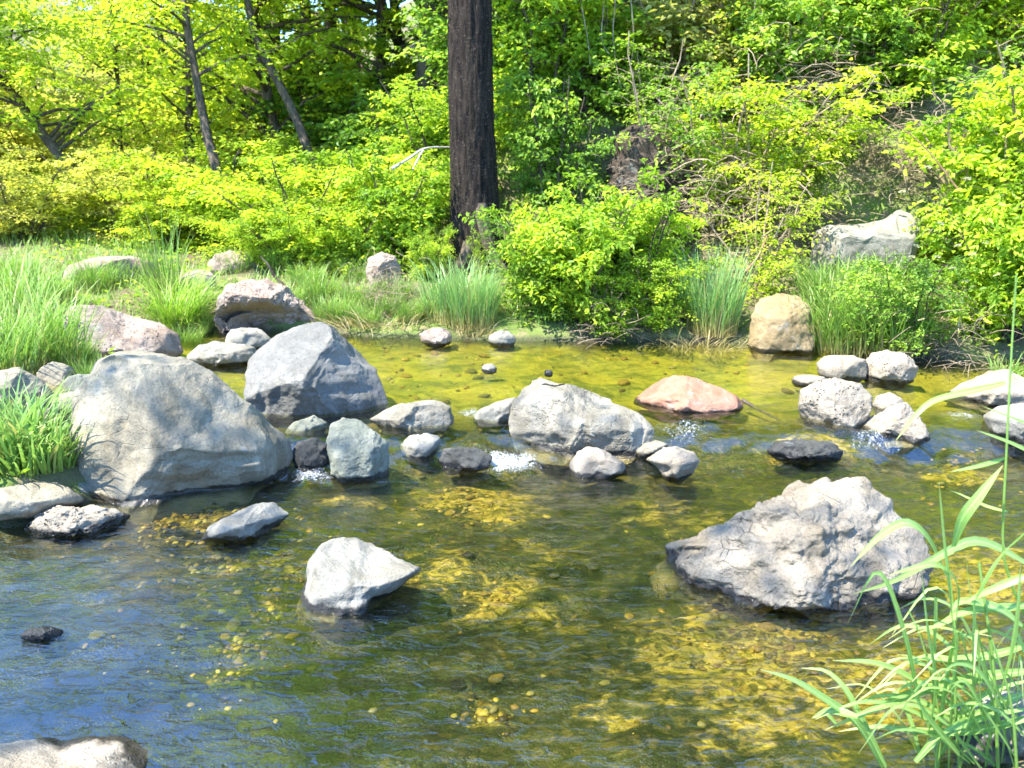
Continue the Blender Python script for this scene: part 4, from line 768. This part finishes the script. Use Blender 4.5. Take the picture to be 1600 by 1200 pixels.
# ------------------------------------------------------------------ grass
def blades(rng, n, L, W, spread, lean, seg=5, curl=0.7):
    az = rng.uniform(0, 2 * math.pi, n); rad = spread * np.sqrt(rng.rand(n)); b = np.stack([rad * np.cos(az) * 1.0, rad * np.sin(az), np.full(n, -0.03)], 1)
    ha = az + rng.normal(size=n) * 1.0; ha = np.arctan2(np.sin(ha) - 0.25, np.cos(ha) + 0.35); hd = np.stack([np.cos(ha), np.sin(ha), 0 * ha], 1); ln = L * rng.uniform(0.35, 1.15, n); le = lean * rng.uniform(0.2, 1.3, n); cu = curl * rng.uniform(0.3, 1.3, n); w = W * rng.uniform(0.6, 1.3, n)
    side = np.stack([-np.sin(ha), np.cos(ha), 0 * ha], 1); tw = rng.uniform(-0.8, 0.8, n); V, G = [], []
    p = b.copy(); step = (ln / seg)[:, None]
    for k in range(seg + 1):
        s = k / seg; th = le + cu * s ** 1.5 * 1.4; d = hd * np.sin(th)[:, None] + np.array([0, 0, 1.0]) * np.cos(th)[:, None]
        wd = (w * (1 - s ** 2.2) * (0.55 + 0.9 * min(s * 2.5, 0.5)))[:, None] * 0.5 + 0.0004
        sd = side * np.cos(tw)[:, None] + hd * np.sin(tw)[:, None]
        V += [p - sd * wd, p + sd * wd]; G += [np.full(n, s)] * 2; p = p + d * step
    V = np.stack(V, 1).reshape(-1, 3); G = np.stack(G, 1).ravel(); m = 2 * (seg + 1); i = np.arange(n)[:, None] * m
    F = np.concatenate([i + np.array([2 * k, 2 * k + 1, 2 * k + 3, 2 * k + 2]) for k in range(seg)], 0)
    return mesh_np('blades', V, F, True, {'gh': G, 'lv': np.repeat(rng.rand(n), m)})
GR = {}
for key, (n, L, W, sp, le, cu) in {'meadow': (420, 0.42, 0.008, 0.22, 0.35, 0.8), 'sedge': (700, 0.60, 0.005, 0.12, 0.55, 1.1), 'reed': (560, 0.60, 0.010, 0.25, 0.24, 0.5), 'broad': (170, 0.36, 0.013, 0.13, 0.5, 0.9), 'straw': (260, 0.22, 0.005, 0.22, 0.9, 0.9), 'tall': (90, 0.75, 0.010, 0.15, 0.18, 0.4)}.items():
    GR[key] = [blades(np.random.RandomState(700 + len(key) * 7 + q), n, L, W, sp, le, 5, cu) for q in range(2)]
gk = 0
def tuft(label, px, py, kind, s, mat, z=None, Y=None, group=None, name='grass_tuft', wide=1.0):
    global gk
    if Y is None:
        q = ground_hit(px, py); x, y = q[0], q[1]
    else: x, y = polar(px, Y)
    me = GR[kind][gk % 2]; gk += 1; o = bpy.data.objects.new(name, me); COL.objects.link(o)
    if not me.materials: me.materials.append(GRASS[mat])
    obj_mat(o, GRASS[mat]); o.location = (x, y, max(tz(x, y), -0.02)); o.scale = (s * wide, s * wide, s); o.rotation_euler = (0, 0, gk * 1.7); tag(o, label, 'grass', group)
tuft('bright green fountain shaped sedge clump on the left bank', 255, 500, 'sedge', 1.0, 'sedge', Y=7.05, wide=1.15)
tuft('tall seed grass blades rising behind the sedge clump', 240, 440, 'tall', 1.0, 'meadow', Y=7.55)
tuft('dense blue green grass clump at the water below the trunk', 735, 530, 'reed', 0.9, 'reed', Y=6.95, wide=0.95)
tuft('second half of the grass clump below the trunk, leaning left', 715, 528, 'meadow', 1.3, 'reed', Y=7.10)
tuft('tall blue green reed clump left of the ochre boulder', 1125, 545, 'reed', 1.15, 'reed', Y=6.75, wide=0.72)
tuft('thinner reed clump left of the tall reed clump', 1075, 545, 'reed', 0.7, 'reed', Y=6.95)
tuft('dry straw fringe at foot of the tall reed clump', 1110, 552, 'straw', 1.0, 'straw', Y=6.60, wide=1.5)
tuft('dry straw fringe at foot of the grass clump below the trunk', 740, 535, 'straw', 0.8, 'straw', Y=6.83)
tuft('dry straw fringe on the shore behind the ridged boulder', 585, 520, 'straw', 1.0, 'straw', Y=7.00, wide=1.6)
for (px, py, k2, s, lab) in [(1290, 545, 'meadow', 1.25, 'grass clump hanging over the right edge of the ochre boulder'), (1340, 545, 'meadow', 1.3, 'thick grass clump above the rounded tan white stone'), (1390, 545, 'meadow', 1.2, 'grass clump between slab boulder and cracked stone'), (1320, 500, 'meadow', 1.3, 'tall grass clump directly below the pale slab boulder'), (1380, 490, 'meadow', 1.2, 'grass clump at right foot of the pale slab boulder'), (1290, 470, 'meadow', 1.0, 'grass clump at left foot of the pale slab boulder'), (1345, 465, 'meadow', 1.0, 'grass right against the front of the pale slab boulder')]:
    tuft(lab, px, py, k2, s, 'meadow', z=0.2)
for (px, py, s, lab) in [(20, 540, 1.14, 'tall grass at the left edge beside the pink slab boulder'), (60, 560, 1.14, 'tall grass left of the pink slab boulder, nearer its foot'), (110, 575, 0.60, 'grass in front of the pink slab boulder'), (20, 490, 1.23, 'grass at the left edge level with top of the pink slab boulder'),
        (80, 470, 0.78, 'grass behind the pink slab boulder at left'), (150, 450, 0.78, 'grass between flat tan rock and pink slab boulder'), (30, 440, 0.84, 'bluish grass at the left edge below the leaning trees'), (0, 580, 0.95, 'grass at the left edge above the rounded grey stone'), (140, 600, 0.42, 'short grass touching top of the biggest boulder'),
        (295, 540, 0.48, 'grass tuft right of the pink slab boulder'), (310, 520, 0.48, 'grass tuft left of the undercut boulder'), (370, 425, 0.72, 'soft green grass behind the undercut boulder'), (440, 420, 0.72, 'soft green grass right of the rounded tan rock'), (520, 500, 0.66, 'grass behind right side of the undercut boulder'),
        (545, 505, 0.60, 'grass on the shore right of the undercut boulder'), (600, 490, 0.60, 'grass below the weathered log'), (500, 470, 0.72, 'grass left of the weathered log'), (560, 475, 0.60, 'grass around the weathered log'), (300, 470, 0.66, 'grass right of the fountain sedge'), (190, 445, 0.72, 'grass behind the fountain sedge'), (480, 450, 0.66, 'fine grass under the yellow bushes'), (455, 480, 0.60, 'grass against right flank of the undercut boulder'),
        (560, 440, 0.66, 'grass just above the log'), (620, 470, 0.60, 'grass under the split rock'), (640, 500, 0.54, 'grass at the shore below the split rock'), (575, 510, 0.48, 'short grass at the pool edge behind the ridged boulder')]:
    tuft(lab, px, py, 'meadow', s, 'meadow', z=0.2)
for (px, py, s, lab) in [(35, 728, 1.1, 'broad bladed green grass clump at lower left beside the biggest boulder'), (78, 728, 0.95, 'broad bladed grass touching left side of the biggest boulder'), (0, 720, 1.2, 'broad bladed grass at the left edge above the flat slab'), (55, 690, 0.9, 'broad bladed grass behind the lower left clump')]:
    tuft(lab, px, py, 'broad', s, 'front', z=0.1)
for k, (px, py) in enumerate([(1590, 620), (1570, 600)]):
    tuft(['small grass sprig by the white stone at the right edge', 'small grass sprig behind the tan angular rock'][k], px, py, 'broad', 0.6, 'meadow', z=0.15)

# low ground cover nobody could count
rng = np.random.RandomState(900); N = 26000
x = rng.uniform(-9, 7, N); y = rng.uniform(1.0, 18, N); d = pool_dist(x, y); ok = (d > 0.12) & (noise2(x * 0.9, y * 0.9, 91) > -0.25); x, y = x[ok], y[ok]
bz = terrain(x, y) + rng.uniform(0, 0.07, len(x)); n = len(x)
ax = rng.normal(size=(n, 3)); ax[:, 2] = np.abs(ax[:, 2]) * 0.5; nr = np.array([0, 0, 1.0]) + rng.normal(size=(n, 3)) * 0.4; ll = rng.uniform(0.03, 0.08, n)
gc = obj('ground_cover', leaf_mesh('ground_cover', np.stack([x, y, bz], 1), ax, nr, ll, ll * 0.5, np.clip(rng.normal(size=n) * 0.25 + 0.45, 0, 1)), LEAF['bright']); tag(gc, 'low leafy ground cover on the banks', 'ground cover', None, 'stuff')

rng = np.random.RandomState(901); N = 15000
x = rng.uniform(-7, 0.6, N); y = rng.uniform(6.3, 12.5, N) - 0.0; ok = (pool_dist(x, y) > 0.10) & (noise2(x * 1.1, y * 1.1, 95) > -0.35); x, y = x[ok], y[ok]; n = len(x)
a = rng.uniform(0, 6.28, n); hd = np.stack([np.cos(a), np.sin(a), 0 * a], 1); sd = np.stack([-np.sin(a), np.cos(a), 0 * a], 1) * (rng.uniform(0.003, 0.006, n))[:, None]; hgt = rng.uniform(0.05, 0.15, n)[:, None]; b = np.stack([x, y, terrain(x, y) - 0.01], 1); zz = np.array([0, 0, 1.0])
V = np.stack([b - sd, b + sd, b + sd * .8 + hd * hgt * .2 + zz * hgt * .6, b - sd * .8 + hd * hgt * .2 + zz * hgt * .6, b + hd * hgt * .55 + zz * hgt + sd * .1, b + hd * hgt * .55 + zz * hgt - sd * .1], 1).reshape(-1, 3); i = np.arange(n)[:, None] * 6
sg = obj('short_grass', mesh_np('short_grass', V, np.concatenate([i + np.array([0, 1, 2, 3]), i + np.array([3, 2, 4, 5])], 0), True, {'gh': np.tile([0.2, 0.2, .6, .6, 1, 1], n), 'lv': np.repeat(rng.rand(n), 6)}), GRASS['meadow']); tag(sg, 'short green grass covering the left bank', 'grass', None, 'stuff')

# ------------------------------------------------------------------ submerged stones on the bed
PEB = []
for k in range(4):
    U, F = ico(3); rs = np.random.RandomState(820 + k); S = U * (1 + 0.16 * fbm(U * 1.4 + k * 5, 820 + k, 2))[:, None] * np.array([1, 0.75, 0.38]); PEB.append(mesh_np('pebble', S, F))
rs = np.random.RandomState(83); patches = [(250, 830, 45), (300, 805, 50), (275, 815, 50), (330, 795, 40), (290, 830, 50), (400, 890, 45), (370, 885, 60), (375, 1010, 25), (385, 1060, 25), (760, 800, 35), (700, 790, 40), (790, 930, 45), (760, 1125, 20), (1130, 1020, 90), (1200, 1000, 80), (1050, 805, 40), (1230, 1060, 80),
           (1500, 760, 40), (1550, 900, 60), (450, 960, 30), (300, 1050, 60), (1330, 1000, 70), (700, 600, 90), (900, 560, 120), (1100, 570, 100), (650, 560, 80)]
PM = [rock_mat(k, None) for k in ('amber', 'olive', 'olive', 'brown')]
for me in PEB: me.materials.append(PM[0])
for k in range(300):
    px, py, sp = patches[k % len(patches)]; f = 0.8 + 2.2 * rs.rand() ** 2; px += rs.normal() * sp * 0.8 * f; py += rs.normal() * sp * 0.4 * f
    lev = UP_LEVEL if py < 650 else 0; q = at_z(px, max(py, 545), lev - 0.2)
    if pool_dist(q[0], q[1]) > -0.08: continue
    o = bpy.data.objects.new('pebble', PEB[k % 4]); COL.objects.link(o); s = (0.007 + 0.03 * rs.rand() ** 2.5) * (2.0 if py < 650 else 1); 
    o.location = (q[0], q[1], tz(q[0], q[1]) + 0.15 * s); o.scale = (s, s, s); o.rotation_euler = (rs.uniform(-.3, .3), rs.uniform(-.3, .3), rs.uniform(0, 6)); o.parent = ground; obj_mat(o, PM[rs.randint(4) if py > 650 else rs.randint(2)])

U2, F2 = ico(2); rs = np.random.RandomState(84); n = 2400; pk = np.array(patches)[rs.choice(len(patches), n, p=(lambda w: w / w.sum())(np.array([2.2 if (a < 420 and b < 900) else 1.0 for a, b, c in patches])))]
pts = []
for (a, b, c) in pk:
    f = 0.7 + 1.6 * rs.rand() ** 2; px, py = a + rs.normal() * c * f, b + rs.normal() * c * 0.42 * f; lev = UP_LEVEL if py < 650 else 0; q = at_z(px, max(py, 548), lev - 0.12); pts.append((q[0], q[1], 1.7 if py < 650 else 1.0))
pts = np.array(pts); ok = pool_dist(pts[:, 0], pts[:, 1]) < -0.03; pts = pts[ok]; n = len(pts); sz = (0.003 + 0.014 * rs.rand(n) ** 3) * pts[:, 2]; gz = terrain(pts[:, 0], pts[:, 1]); an = rs.uniform(0, 6.28, n)
sh3 = np.stack([sz * rs.uniform(0.9, 1.4, n), sz * rs.uniform(0.7, 1.0, n), sz * 0.5], 1)[:, None, :] * (U2[None] * (1 + 0.2 * rs.normal(size=(n, len(U2), 1)) * 0.5))
co, si = np.cos(an)[:, None], np.sin(an)[:, None]; V = np.stack([sh3[..., 0] * co - sh3[..., 1] * si + pts[:, 0:1], sh3[..., 0] * si + sh3[..., 1] * co + pts[:, 1:2], sh3[..., 2] + gz[:, None] + 0.002], 2).reshape(-1, 3)
F = (F2[None] + (np.arange(n) * len(U2))[:, None, None]).reshape(-1, 3)
t = NT('gravel'); t.bsdf(t.ramp(t.n('ShaderNodeAttribute', attribute_name='lv').outputs['Fac'], [(0.0, (0.04, 0.03, 0.012)), (0.3, (0.20, 0.11, 0.02)), (0.6, (0.36, 0.23, 0.03)), (0.8, (0.42, 0.31, 0.05)), (1.0, (0.14, 0.12, 0.06))]), 0.5)
gv = obj('gravel', mesh_np('gravel', V, F, True, {'lv': np.repeat(rs.rand(n), len(U2))}), t.m, ground); gv['kind'] = 'stuff'

# ------------------------------------------------------------------ flowers on the bush at right
rng = np.random.RandomState(850); n = 40; a = rng.uniform(0, 6.28, n); r = 0.03 * np.sqrt(rng.rand(n)); b = np.stack([r * np.cos(a), r * np.sin(a), 0.004 * rng.rand(n)], 1)
fl = leaf_mesh('flower', b, np.stack([np.cos(a), np.sin(a), 0.4 + 0 * a], 1), np.tile([0, 0, 1.0], (n, 1)), np.full(n, 0.012), np.full(n, 0.009), rng.rand(n)); fl.materials.append(LEAF['white'])
bush = [o for o in bpy.data.objects if o.get('label', '').startswith('flowering bush')][0]
for (px, py) in [(1432, 385), (1465, 402), (1497, 384), (1425, 402), (1520, 398), (1488, 420), (1452, 432), (1508, 440), (1540, 380), (1470, 350), (1440, 500), (1558, 430), (1500, 470), (1530, 500), (1410, 300), (1450, 262), (1512, 280)]:
    P = at_y(px, py, 5.72 + rng.uniform(0, 0.15)); o = bpy.data.objects.new('flower', fl); COL.objects.link(o); o.parent = bush
    loc = (Vector(P) - bush.location); loc.rotate(__import__('mathutils').Euler((0, 0, -bush.rotation_euler.z))); o.location = (loc.x / bush.scale.x, loc.y / bush.scale.y, loc.z / bush.scale.z); o.rotation_euler = (0.3, rng.uniform(-.3, .3), 0)

# ------------------------------------------------------------------ foreground reed grass
reed = empty('reed_grass', (1.22, 1.9, 0.0)); tag(reed, 'large out of row green reed grass plant in the bottom right foreground', 'grass')
reed['label'] = 'large green reed grass with long arching blades in the bottom right foreground'
RB = np.array([1.22, 1.9, 0.0])
def blade(pts, Y0, Y1, wpx, nm='blade', mat='front', twist=0.0, sd=0):
    n = 16; m = len(pts); P = smooth_path([at_y(x, y, Y0 + (Y1 - Y0) * k / (m - 1)) for k, (x, y) in enumerate(pts)], n)
    T = np.gradient(P, axis=0); T /= np.linalg.norm(T, axis=1)[:, None]; view = CAM - P; view /= np.linalg.norm(view, axis=1)[:, None]
    A = np.cross(T, np.array([0.25, -0.55, 0.8]) + 0.0 * P); A /= np.linalg.norm(A, axis=1)[:, None] + 1e-9; B = np.cross(T, A)
    tw = twist * np.linspace(0, 1, n)[:, None]; A2 = A * np.cos(tw) + B * np.sin(tw); B2 = np.cross(T, A2)
    s = np.linspace(0, 1, n); w = (wpx / FPX * Y0 * 0.5 * np.minimum(1, 0.5 + 2.2 * s) * (1 - s ** 3) + 0.0005)[:, None]
    V = np.stack([P - A2 * w, P + B2 * w * 0.28, P + A2 * w], 1).reshape(-1, 3) - RB; i = np.arange(n - 1)[:, None] * 3
    F = np.concatenate([i + np.array([0, 1, 4, 3]), i + np.array([1, 2, 5, 4])], 0)
    o = obj(nm, mesh_np(nm, V, F, True, {'gh': np.repeat(0.4 + 0.6 * s, 3), 'lv': np.full(n * 3, random.Random(sd).uniform(0.35, 0.9)), 'mr': np.tile([0.0, 1.0, 0.0], n)}), GRASS[mat], reed); return o
BL = [([(1479, 900), (1452, 842), (1417, 816), (1375, 837), (1329, 885)], 13), ([(1494, 975), (1498, 915), (1467, 883), (1425, 888), (1388, 899)], 13), ([(1620, 890), (1560, 855), (1520, 845), (1480, 862), (1400, 906), (1333, 928)], 12),
      ([(1380, 1200), (1340, 1130), (1290, 1092), (1240, 1062), (1188, 1046)], 13), ([(1385, 1200), (1345, 1120), (1320, 1075), (1290, 1048), (1252, 1044)], 12), ([(1490, 1105), (1430, 1062), (1370, 1036), (1300, 1032)], 14),
      ([(1610, 1048), (1530, 1058), (1430, 1082), (1370, 1106), (1290, 1140)], 14), ([(1620, 1118), (1530, 1140), (1450, 1143), (1370, 1135), (1310, 1143)], 12), ([(1492, 1010), (1486, 940), (1476, 850), (1467, 752)], 9),
      ([(1490, 855), (1505, 810), (1530, 775), (1567, 727)], 15), ([(1572, 598), (1512, 612), (1464, 624), (1436, 643), (1400, 688)], 9), ([(1620, 668), (1575, 650), (1530, 632)], 8), ([(1630, 716), (1580, 692), (1525, 672)], 10), ([(1570, 716), (1530, 728), (1485, 737)], 6),
      ([(1525, 935), (1560, 875), (1620, 815)], 14), ([(1575, 800), (1540, 790), (1500, 772), (1480, 764)], 7), ([(1600, 980), (1560, 950), (1500, 940), (1480, 975)], 14), ([(1610, 945), (1560, 950), (1510, 955), (1470, 975), (1430, 990)], 13),
      ([(1450, 1150), (1462, 1070), (1448, 970), (1440, 890)], 9), ([(1560, 1160), (1540, 1040), (1520, 950), (1508, 860)], 10), ([(1600, 1010), (1540, 1025), (1460, 1030), (1400, 1022)], 11), ([(1500, 1180), (1450, 1120), (1420, 1070), (1405, 1055)], 15),
      ([(1620, 1180), (1560, 1190), (1450, 1190), (1380, 1198)], 12), ([(1530, 1150), (1510, 1080), (1470, 1030), (1440, 1000)], 12), ([(1600, 1085), (1560, 1100), (1500, 1130), (1450, 1158)], 12), ([(1560, 1100), (1580, 1020), (1590, 960), (1595, 880)], 12),
      ([(1470, 1180), (1500, 1120), (1550, 1080), (1620, 1060)], 12), ([(1590, 1200), (1575, 1120), (1550, 1050), (1545, 1000)], 10), ([(1430, 1190), (1470, 1150), (1540, 1120), (1620, 1105)], 11), ([(1540, 1200), (1545, 1160), (1560, 1120), (1590, 1070)], 11),
      ([(1310, 1135), (1290, 1115), (1275, 1125)], 5), ([(1340, 1120), (1300, 1110), (1268, 1122)], 12), ([(1620, 900), (1590, 905), (1540, 925), (1500, 945)], 10), ([(1620, 1020), (1585, 1000), (1550, 985), (1520, 992)], 9)]
rb = random.Random(5)
for k in range(22):
    x0 = rb.uniform(1440, 1640); y0 = rb.uniform(1120, 1230); dx = rb.uniform(-170, 120); up = rb.uniform(60, 240)
    BL.append(([(x0, y0), (x0 + dx * 0.25, y0 - up * 0.6), (x0 + dx * 0.6, y0 - up), (x0 + dx, y0 - up * rb.uniform(0.55, 1.05))], rb.uniform(5, 10)))
for k in range(20):
    x0 = rb.uniform(1500, 1640); y0 = rb.uniform(1060, 1220); dx = -rb.uniform(90, 260); up = rb.uniform(50, 150)
    BL.append(([(x0, y0), (x0 + dx * 0.35, y0 - up * 0.8), (x0 + dx * 0.7, y0 - up), (x0 + dx, y0 - up * rb.uniform(0.3, 0.9))], rb.uniform(4.5, 8)))
for k, (pts, w) in enumerate(BL):
    r = random.Random(k); Yb = 1.72 + 0.25 * r.random(); blade(pts, Yb, Yb - r.uniform(-0.1, 0.22), w * 1.3, 'blade', 'front', r.uniform(-0.8, 0.8), k)
def stem(pts, Y, r):
    P = smooth_path([at_y(x, y, Y) for x, y in pts], 18) - RB; V, F = tubes([(P, np.linspace(r, r * 0.6, 18))], 7)
    obj('stem', mesh_np('stem', V, F, True, {'gh': np.linspace(0.3, 0.9, len(V)), 'lv': np.full(len(V), 0.6)}), GRASS['front'], reed)
stem([(1625, 1010), (1600, 958), (1579, 908), (1567, 850), (1573, 700), (1580, 560), (1588, 430)], 1.85, 0.0034)
stem([(1500, 1215), (1493, 1100), (1492, 980), (1478, 860)], 1.8, 0.004); stem([(1560, 1215), (1553, 1050), (1540, 950), (1530, 880)], 1.78, 0.0045); stem([(1465, 1215), (1468, 1120), (1440, 1000), (1420, 955)], 1.82, 0.003); stem([(1590, 1215), (1580, 1100), (1550, 1000)], 1.7, 0.004)
